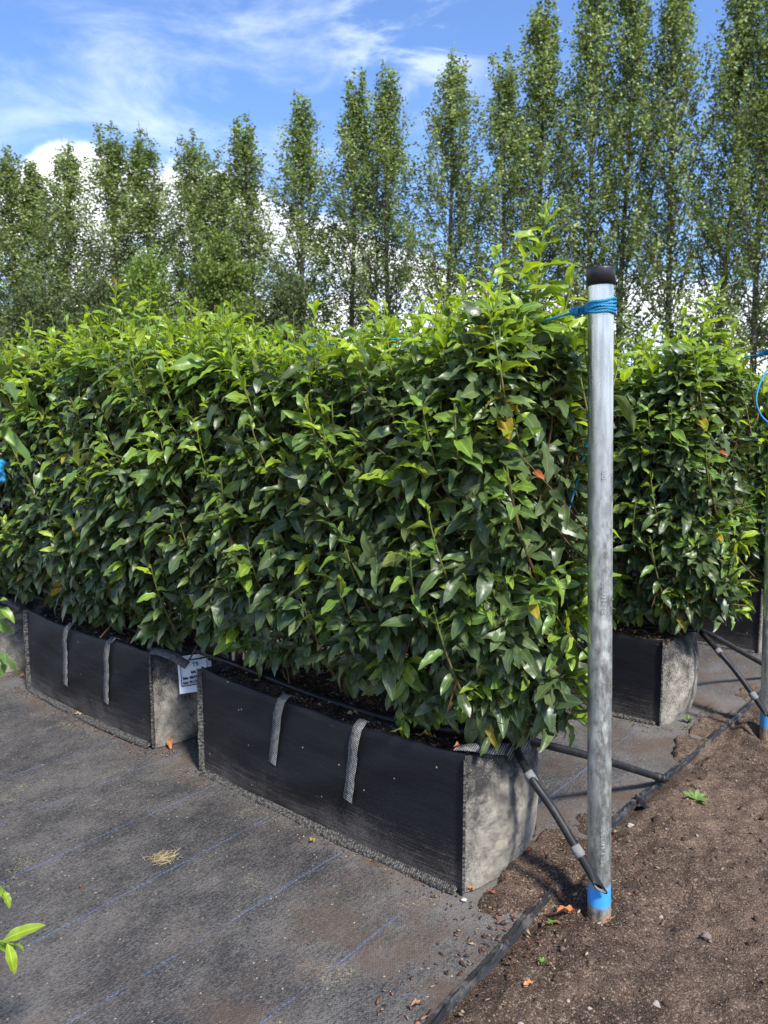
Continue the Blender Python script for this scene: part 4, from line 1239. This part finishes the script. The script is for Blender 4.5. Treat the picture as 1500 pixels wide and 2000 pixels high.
def dead_leaf(px, py, z, size, col, yaw, label, k, wf=1.0, tilt=0.2):
    p = G(px, py, z); a = R(yaw)
    D = np.array([[math.cos(a), math.sin(a), tilt]]); U = np.array([[0.15 * math.sin(a * 3), -0.25, 1.0]])
    V, F, C = leaf_arrays((DTPL[0][k % 6:k % 6 + 1], DTPL[1], DTPL[2]), np.zeros((1, 3)), D, U, np.array([size]), np.array([wf]), np.array([col]), np.random.RandomState(1))
    V[:, 2] -= V[:, 2].min()
    V -= np.array([V[:, 0].mean(), V[:, 1].mean(), 0])
    o = mesh_obj('fallen_leaf', V, F, M['deadleaf'], None, True, C, tuple(p + np.array([0, 0, 0.003])))
    return tag(o, label, 'dead leaf', 'fallen leaves')


OR, BR, TN, YL, RD = (0.42, 0.16, 0.06), (0.22, 0.11, 0.055), (0.40, 0.27, 0.13), (0.42, 0.36, 0.05), (0.24, 0.055, 0.03)
for k, a_ in enumerate([
    (1108, 1792, 0.006, 0.052, OR, 15, 'big curled orange leaf on the soil left of the front post foot'),
    (332, 1462, 0.0, 0.045, OR, -70, 'orange leaf standing against the near corner of the labelled bag'),
    (692, 1398, 0.298, 0.036, TN, 10, 'tan leaf on the compost of the large bag between its straps'),
    (897, 1466, 0.315, 0.032, OR, 20, 'orange leaf on the rim at the near corner of the large bag'),
    (835, 1447, 0.300, 0.040, (0.22, 0.20, 0.04), 5, 'olive yellow leaf on the compost under the hedge corner'),
    (611, 1650, 0.0, 0.028, YL, 75, 'single yellow leaf on the ground cover in front of the large bag'),
    (1032, 1672, 0.006, 0.034, RD, 50, 'red leaf at the foot of the large bag\'s dusty end'),
    (155, 1401, 0.0, 0.030, TN, 5, 'tan leaf lying on the cover in front of the labelled bag'),
    (110, 1369, 0.0, 0.026, RD, -40, 'small red leaf by the foot of the labelled bag'),
    (85, 1352, 0.0, 0.032, RD, 20, 'dark red leaf in the gap between the two left bags'),
    (815, 1972, 0.0, 0.034, (0.33, 0.20, 0.10), 30, 'long withered brown leaf on the cover at the bottom edge'),
    (1062, 1705, 0.006, 0.022, OR, 30, 'little orange leaf between the big bag and the post'),
    (963, 1752, 0.004, 0.026, RD, -15, 'red brown leaf beside the near lower corner of the large bag'),
    (922, 1742, 0.004, 0.020, OR, 5, 'rolled tan orange leaf tight against the large bag corner'),
    (1033, 1925, 0.006, 0.024, (0.50, 0.23, 0.10), 20, 'pale orange leaf scrap on the soil near the bottom edge'),
    (128, 1199, 0.292, 0.050, RD, 15, 'red leaf inside the far end of the labelled bag'),
    (1242, 1205, 0.290, 0.034, RD, 15, 'rust coloured leaf on the compost of the second row bag'),
    (45, 1325, 0.0, 0.030, (0.36, 0.15, 0.06), -10, 'curled orange leaf under the bag at the left edge'),
]):
    dead_leaf(*a_, k)


def rosette(name, px, py, z, size, n_, col, label, seed, cat='weed'):
    r = np.random.RandomState(seed); p = G(px, py, z)
    T = leaf_templates(4, 7, 3, seed, curl=0.3, wave=0.05, fold=0.3, width=0.36)
    az = np.arange(n_) * 2.4 + r.rand(n_) * 0.4; el = 0.25 + 0.8 * r.rand(n_)
    D = np.stack([np.cos(az) * np.cos(el), np.sin(az) * np.cos(el), np.sin(el)], 1)
    V, F, C = leaf_arrays(T, np.zeros((n_, 3)), D, np.tile([0, 0, 1.0], (n_, 1)) + 0.1 * r.randn(n_, 3), size * (0.6 + 0.5 * r.rand(n_)), np.ones(n_), np.tile(col, (n_, 1)) * (0.8 + 0.4 * r.rand(n_, 1)), r)
    o = mesh_obj(name, V, F, M['weed'], None, True, C, tuple(p)); return tag(o, label, cat)


rosette('weed_seedling', 1360, 1562, 0.006, 0.042, 7, (0.16, 0.27, 0.07), 'broad pale green seedling alone on the brown soil', 2)
rosette('weed_seedling', 1076, 1803, 0.006, 0.015, 7, (0.20, 0.32, 0.05), 'tiny seedling beside the big orange leaf at the post', 3)
rosette('moss_tuft', 1060, 1880, 0.004, 0.010, 26, (0.14, 0.24, 0.05), 'small green moss tuft on the soil beside the near edging', 4, 'moss')
rosette('weed_seedling', 1344, 1408, 0.010, 0.028, 12, (0.10, 0.17, 0.05), 'weed tuft growing at the foot of the second row bag end', 6)
rosette('weed_seedling', 1170, 1873, 0.004, 0.010, 5, (0.20, 0.30, 0.05), 'faint tiny seedling on the soil below the front post', 7)


def stone(px, py, size, col, label, seed, z=0.004):
    import bmesh
    bm = bmesh.new(); bmesh.ops.create_icosphere(bm, subdivisions=3, radius=1.0)
    r = np.random.RandomState(seed); o3 = r.rand(3) * 9; sc_ = np.array([1.0, 0.7 + 0.3 * r.rand(), 0.5 + 0.25 * r.rand()])
    vv = np.array([v.co[:] for v in bm.verts])
    k = 1 + 0.28 * vnoise(vv[:, 0] * 1.6 + o3[0], vv[:, 1] * 1.6 + vv[:, 2] * 2.1 + o3[1], seed) + 0.10 * vnoise(vv[:, 0] * 4.5, vv[:, 2] * 4.5 + vv[:, 1] * 3, seed + 2)
    vv = vv * k[:, None] * sc_ * size
    me_f = [tuple(v.index for v in f.verts) for f in bm.faces]; bm.free()
    p = G(px, py, z)
    C = np.ones((len(vv), 4)); C[:, :3] = np.array(col) * (0.85 + 0.3 * r.rand(len(vv), 1))
    o = mesh_obj('stone', vv, me_f, M['stonem'], None, True, C, tuple(p)); return tag(o, label, 'stone', 'stones lying on the soil')


M['stonem'] = col_mat('rough stone', 0.9, 0.2, 0.6, 300.0)
stone(1235, 1770, 0.008, (0.34, 0.30, 0.25), 'pale elongated stone just right of the front post foot', 1)
stone(1380, 1828, 0.011, (0.19, 0.15, 0.13), 'mauve grey stone on open soil right of the post', 2)
stone(1283, 1967, 0.011, (0.30, 0.26, 0.22), 'lumpy grey stone at the bottom of the soil', 3)
stone(1232, 1612, 0.009, (0.34, 0.31, 0.27), 'whitish stone beside the far edging behind the post', 4)
stone(1217, 1690, 0.007, (0.36, 0.33, 0.27), 'small whitish stone close behind the post foot', 5)
stone(1411, 1545, 0.009, (0.16, 0.12, 0.10), 'dark brown stone right of the broad seedling', 6)
stone(1130, 1752, 0.006, (0.34, 0.31, 0.30), 'little white stone left of the blue painted post foot', 7)
stone(1380, 1960, 0.013, (0.15, 0.13, 0.11), 'flat dark stone near the lower right corner', 8)
stone(906, 1757, 0.0065, (0.42, 0.42, 0.38), 'white lump of grit under the large bag\'s near corner', 9)
stone(1017, 2000, 0.006, (0.30, 0.27, 0.24), 'small grey stone at the very bottom edge', 10)

# scrap of black fabric by the far edging
b = MB(); p = G(1256, 1575, 0.004); X, Y = np.meshgrid(np.linspace(-0.013, 0.013, 8), np.linspace(-0.04, 0.04, 14), indexing='ij')
b.grid(np.stack([X * (1 - 0.4 * np.abs(Y) / 0.04), Y, 0.006 + 0.010 * np.cos(X * 90) + 0.003 * vnoise(X * 200, Y * 90, 3)], -1), flip=True)
o = b.build('fabric_scrap', M['edging'], None, True, None); o.location = tuple(p); o.rotation_euler = (0, 0, R(5)); tag(o, 'small scrap of black fabric on the soil under the far edging', 'fabric scrap')
# dry grass clump
b = MB(); p = G(316, 1676, 0.003); r = np.random.RandomState(3)
for _ in range(110):
    a = r.rand() * 6.28; l = 0.004 + 0.014 * r.rand(); c = np.array([0.016 * r.randn(), 0.012 * r.randn(), 0.004 * r.rand()])
    e = np.array([math.cos(a), math.sin(a), 0.25 * r.rand()]) * l
    b.tube([c - e, c + np.array([0, 0, 0.003 * r.rand()]), c + e], 0.0005, 3, tuple(np.array([0.36, 0.30, 0.17]) * (0.5 + 0.8 * r.rand())))
o = b.build('dry_grass_clump', M['chip'], None, False); o.location = tuple(p); tag(o, 'dry straw coloured grass clump on the dark ground cover', 'dry grass')
M['bird'] = plain('ladybird shell', (0.45, 0.08, 0.01), 0.25)
# ------------------------------------------------------------------ trees
PCOL = np.array([[0.068, 0.088, 0.028], [0.090, 0.115, 0.036], [0.118, 0.145, 0.052], [0.050, 0.067, 0.024], [0.17, 0.19, 0.090]])


def flat_leaves(pts, size, cols, rnd, name, m, parent):
    n = len(pts)
    d = rnd.randn(n, 3); d[:, 2] -= 0.5; d /= np.linalg.norm(d, axis=1)[:, None]
    u = rnd.randn(n, 3) + np.array([0, 0, 0.6]); u -= d * (u * d).sum(1)[:, None]; u /= np.linalg.norm(u, axis=1)[:, None]
    s = np.cross(d, u); z = size[:, None]
    V = np.stack([pts - d * z * 0.5, pts + s * z * 0.42 + u * z * 0.10, pts + d * z * 0.6, pts - s * z * 0.42 + u * z * 0.10], 1)
    F = (np.arange(4)[None] + (np.arange(n) * 4)[:, None])
    C = np.ones((n, 4, 4)); C[..., :3] = cols[:, None]
    return mesh_obj(name, V.reshape(-1, 3), F, m, parent, False, C.reshape(-1, 4))


def poplar(seed, H=20.0, reach=1.25, nb=165, per=84, size=0.112):
    r = np.random.RandomState(seed); root = empty('poplar_tree', (0, 0, 0))
    b = MB(); tp = []; lean = r.randn(2) * 0.15
    for i in range(26):
        q = i / 25; tp.append((lean[0] * q + 0.10 * math.sin(q * 5 + seed), lean[1] * q + 0.10 * math.cos(q * 6 + seed), H * 0.97 * q))
    tp = np.array(tp); b.tube(tp, 0.125 * (1 - np.linspace(0, 1, 26)) ** 0.85 + 0.015, 10)
    P_ = []; W_ = []
    for k in range(nb):
        q = 0.13 + 0.85 * ((k + r.rand()) / nb) ** 0.95
        p0 = np.array([np.interp(q, np.linspace(0, 1, 26), tp[:, j]) for j in range(3)])
        a = r.rand() * 6.283
        rc = reach * np.interp(q, [0.10, 0.22, 0.45, 0.70, 0.88, 1.0], [1.6, 1.6, 1.38, 0.98, 0.50, 0.12]) * (0.55 + 0.6 * r.rand())
        up = rc * (1.3 + 1.5 * r.rand()) * (0.55 if q < 0.25 else 1.0)
        up = min(up, (H * 1.03 - p0[2]) * (0.45 + 0.55 * r.rand()))
        t = np.linspace(0, 1, 8)[:, None]
        dirh = np.array([math.cos(a), math.sin(a), 0])
        br = p0 + dirh * rc * t ** 0.75 + np.array([0, 0, 1]) * up * t ** 1.25 + 0.05 * r.randn(8, 3) * t
        b.tube(br, np.linspace(0.032 * (1.1 - q * 0.6), 0.006, 8), 5, caps=False)
        m_ = int(per * (0.55 + rc / reach * 0.6)); nt = 9
        tuft = r.rand(nt) ** 0.75 * 0.85 + 0.15
        cen = np.stack([np.interp(tuft, t[:, 0], br[:, j]) for j in range(3)], 1) + r.randn(nt, 3) * np.array([0.13, 0.13, 0.22])
        id_ = r.randint(0, nt, m_)
        P_.append(cen[id_] + r.randn(m_, 3) * np.array([0.09, 0.09, 0.20]))
        W_.append(np.full(m_, r.randint(0, 5)))
    for k in range(5):       # steep co-leaders that make the ragged tip
        q = 0.66 + 0.14 * r.rand(); p0 = np.array([np.interp(q, np.linspace(0, 1, 26), tp[:, j]) for j in range(3)])
        a = k * 1.256 + r.rand(); top = H * (0.93 + 0.10 * r.rand()) if k else H * 1.03
        rc = (0.22 + 0.40 * r.rand()) if k else 0.05
        t = np.linspace(0, 1, 10)[:, None]; e = np.array([math.cos(a) * rc, math.sin(a) * rc, 0])
        br = p0 + e * t ** 0.5 + np.array([0, 0, 1]) * (top - p0[2]) * t + 0.03 * r.randn(10, 3) * t
        b.tube(br, np.linspace(0.03, 0.005, 10), 5, caps=False)
        tuft = r.rand(22); cen = np.stack([np.interp(tuft, t[:, 0], br[:, j]) for j in range(3)], 1)
        wd_ = 0.05 + 0.16 * (1 - tuft[:, None]) * np.ones(3); cen = cen + r.randn(22, 3) * wd_
        id_ = r.randint(0, 22, 330); P_.append(cen[id_] + r.randn(330, 3) * np.array([0.07, 0.07, 0.17])); W_.append(np.full(330, r.randint(0, 5)))
    b.build('trunk', M['pbark'], root)
    P_ = np.concatenate(P_); W_ = np.concatenate(W_); n_ = len(P_)
    ci = np.where(r.rand(n_) < 0.45, W_, r.randint(0, 5, n_))
    flat_leaves(P_, size * (0.7 + 0.6 * r.rand(n_)), np.array([2.15, 2.3, 2.2]) * PCOL[ci] * (0.7 + 0.6 * r.rand(n_, 1)), r, 'crown', M['poplar'], root)
    return root


def bushy(seed, H, rad, col, n_=16000, size=0.11):
    r = np.random.RandomState(seed); root = empty('broadleaf_tree', (0, 0, 0)); b = MB(); P_ = []
    b.tube([(0, 0, 0), (0.05, 0, H * 0.3), (0, 0.1, H * 0.6)], [0.16, 0.12, 0.08], 9)
    for k in range(46):
        z0 = H * (0.25 + 0.45 * r.rand()); a = r.rand() * 6.283; z1 = min(H, z0 + H * (0.15 + 0.3 * r.rand()))
        rc = rad * (0.35 + 0.65 * r.rand()) * math.sqrt(max(0.05, 1 - ((z1 / H - 0.55) / 0.48) ** 2))
        e = np.array([rc * math.cos(a), rc * math.sin(a), z1]); s0 = np.array([0, 0.05, z0])
        b.tube([s0, s0 * 0.45 + e * 0.55 + [0, 0, -0.1], e], [0.05, 0.03, 0.012], 5, caps=False)
        nt = 12; q = 0.35 + 0.65 * r.rand(nt)[:, None]; cen = s0 * (1 - q) + e * q + r.randn(nt, 3) * 0.24
        m_ = n_ // 46; P_.append(cen[r.randint(0, nt, m_)] + r.randn(m_, 3) * 0.15)
    b.build('trunk', M['pbark'], root)
    P_ = np.concatenate(P_); m_ = len(P_)
    flat_leaves(P_, size * (0.7 + 0.6 * r.rand(m_)), np.array(col) * (0.65 + 0.7 * r.rand(m_, 1)), r, 'crown', M['poplar'], root)
    return root


protos = [poplar(400 + i, reach=1.2 + 0.08 * (i % 2)) for i in range(5)]
# place along a line receding to the left: (photo x of the trunk, photo y of the tip)
TR = [(-70, 290), (20, 283), (52, 300), (122, 268), (212, 240), (284, 245), (382, 255), (424, 300), (483, 222), (592, 168), (688, 140), (765, 112), (885, 92), (990, 95),
      (1068, -35), (1160, -80), (1245, -100), (1335, -95), (1440, -90), (1512, -80), (1600, -110)]
words = ['first', 'second', 'third', 'fourth', 'fifth', 'sixth', 'seventh', 'eighth', 'ninth', 'tenth', 'eleventh', 'twelfth', 'thirteenth', 'fourteenth', 'fifteenth', 'sixteenth',
         'seventeenth', 'eighteenth', 'nineteenth']
rt = np.random.RandomState(12); usedp = [False] * 5
for i, (px, py) in enumerate(TR):
    depth = np.interp(px, [-70, 500, 1000, 1600], [42, 37, 32, 27]) + rt.randn() * 0.5
    k = (i * 2 + i // 5) % 5
    o = protos[k] if not usedp[k] else copy_tree(protos[k]); usedp[k] = True
    top = PY(px, py, depth)
    Ht = top[2] / 20.6
    o.location = (top[0], depth, -0.01); wdt = (1.12 + 0.2 * rt.rand()) * depth / 36
    if px > 1000: wdt *= 1.02
    o.scale = (wdt, wdt, Ht); o.rotation_euler = (0, R(0), rt.rand() * 6.28)
    if px < 0: lab = 'slender poplar whose branches reach in at the left edge'
    elif px > 1500: lab = 'tall poplar at the right edge, only its ' + ('left side' if px < 1560 else 'outermost twigs') + ' showing'
    else: lab = f'slender upright poplar, {words[i - 1]} trunk from the left in the tree line'
    tag(o, lab, 'poplar', 'poplars in a line behind the hedges')

g1 = bushy(501, 8.6, 1.75, (0.150, 0.215, 0.050)); p = PY(428, 470, 33.5); g1.location = (p[0], 33.5, 0); g1.scale = (1, 1, p[2] / 8.6)
tag(g1, 'light green bushy tree below the poplars, right of the pale stemmed one', 'tree', 'lighter small trees before the poplars')
g2 = bushy(502, 8.2, 1.15, (0.175, 0.270, 0.050), 8000); p = PY(286, 488, 33.0); g2.location = (p[0], 33.0, 0); g2.scale = (1, 1, p[2] / 8.2)
tag(g2, 'small bright green tree with pale forked stems below the poplars at the left', 'tree', 'lighter small trees before the poplars')
g3 = bushy(503, 6.2, 2.3, (0.095, 0.130, 0.050), 14000)
for j, (px, py, dpt, lab) in enumerate(((70, 560, 36.0, 'dark bushy tree low under the leftmost poplars'), (560, 540, 34.5, 'dark bushy tree low behind the middle of the front hedge'),
                                        (200, 545, 35.5, 'dark bushy tree low behind the bright green one'))):
    o = g3 if j == 0 else copy_tree(g3); p = PY(px, py, dpt)
    o.location = (p[0], dpt, 0); o.scale = (1, 1, p[2] / 6.2); o.rotation_euler = (0, 0, j * 2.0)
    tag(o, lab, 'tree', 'low dark trees under the poplars')

# ladybird near the tip of the tallest shoot
a = np.linspace(0, 2 * math.pi, 13)
lbm = MB(); rows = [np.stack([0.0032 * math.cos(e) * np.cos(a), 0.0028 * math.cos(e) * np.sin(a), a * 0 + 0.0026 * math.sin(e)], 1) for e in np.linspace(-1.4, 1.5, 9)]
lbm.grid(np.stack(rows, 0), flip=True); o = lbm.build('ladybird', M['bird']); o.location = tuple(PY(1013, 474, 1.66)); tag(o, 'tiny orange ladybird on a leaf of the tallest shoot', 'ladybird')
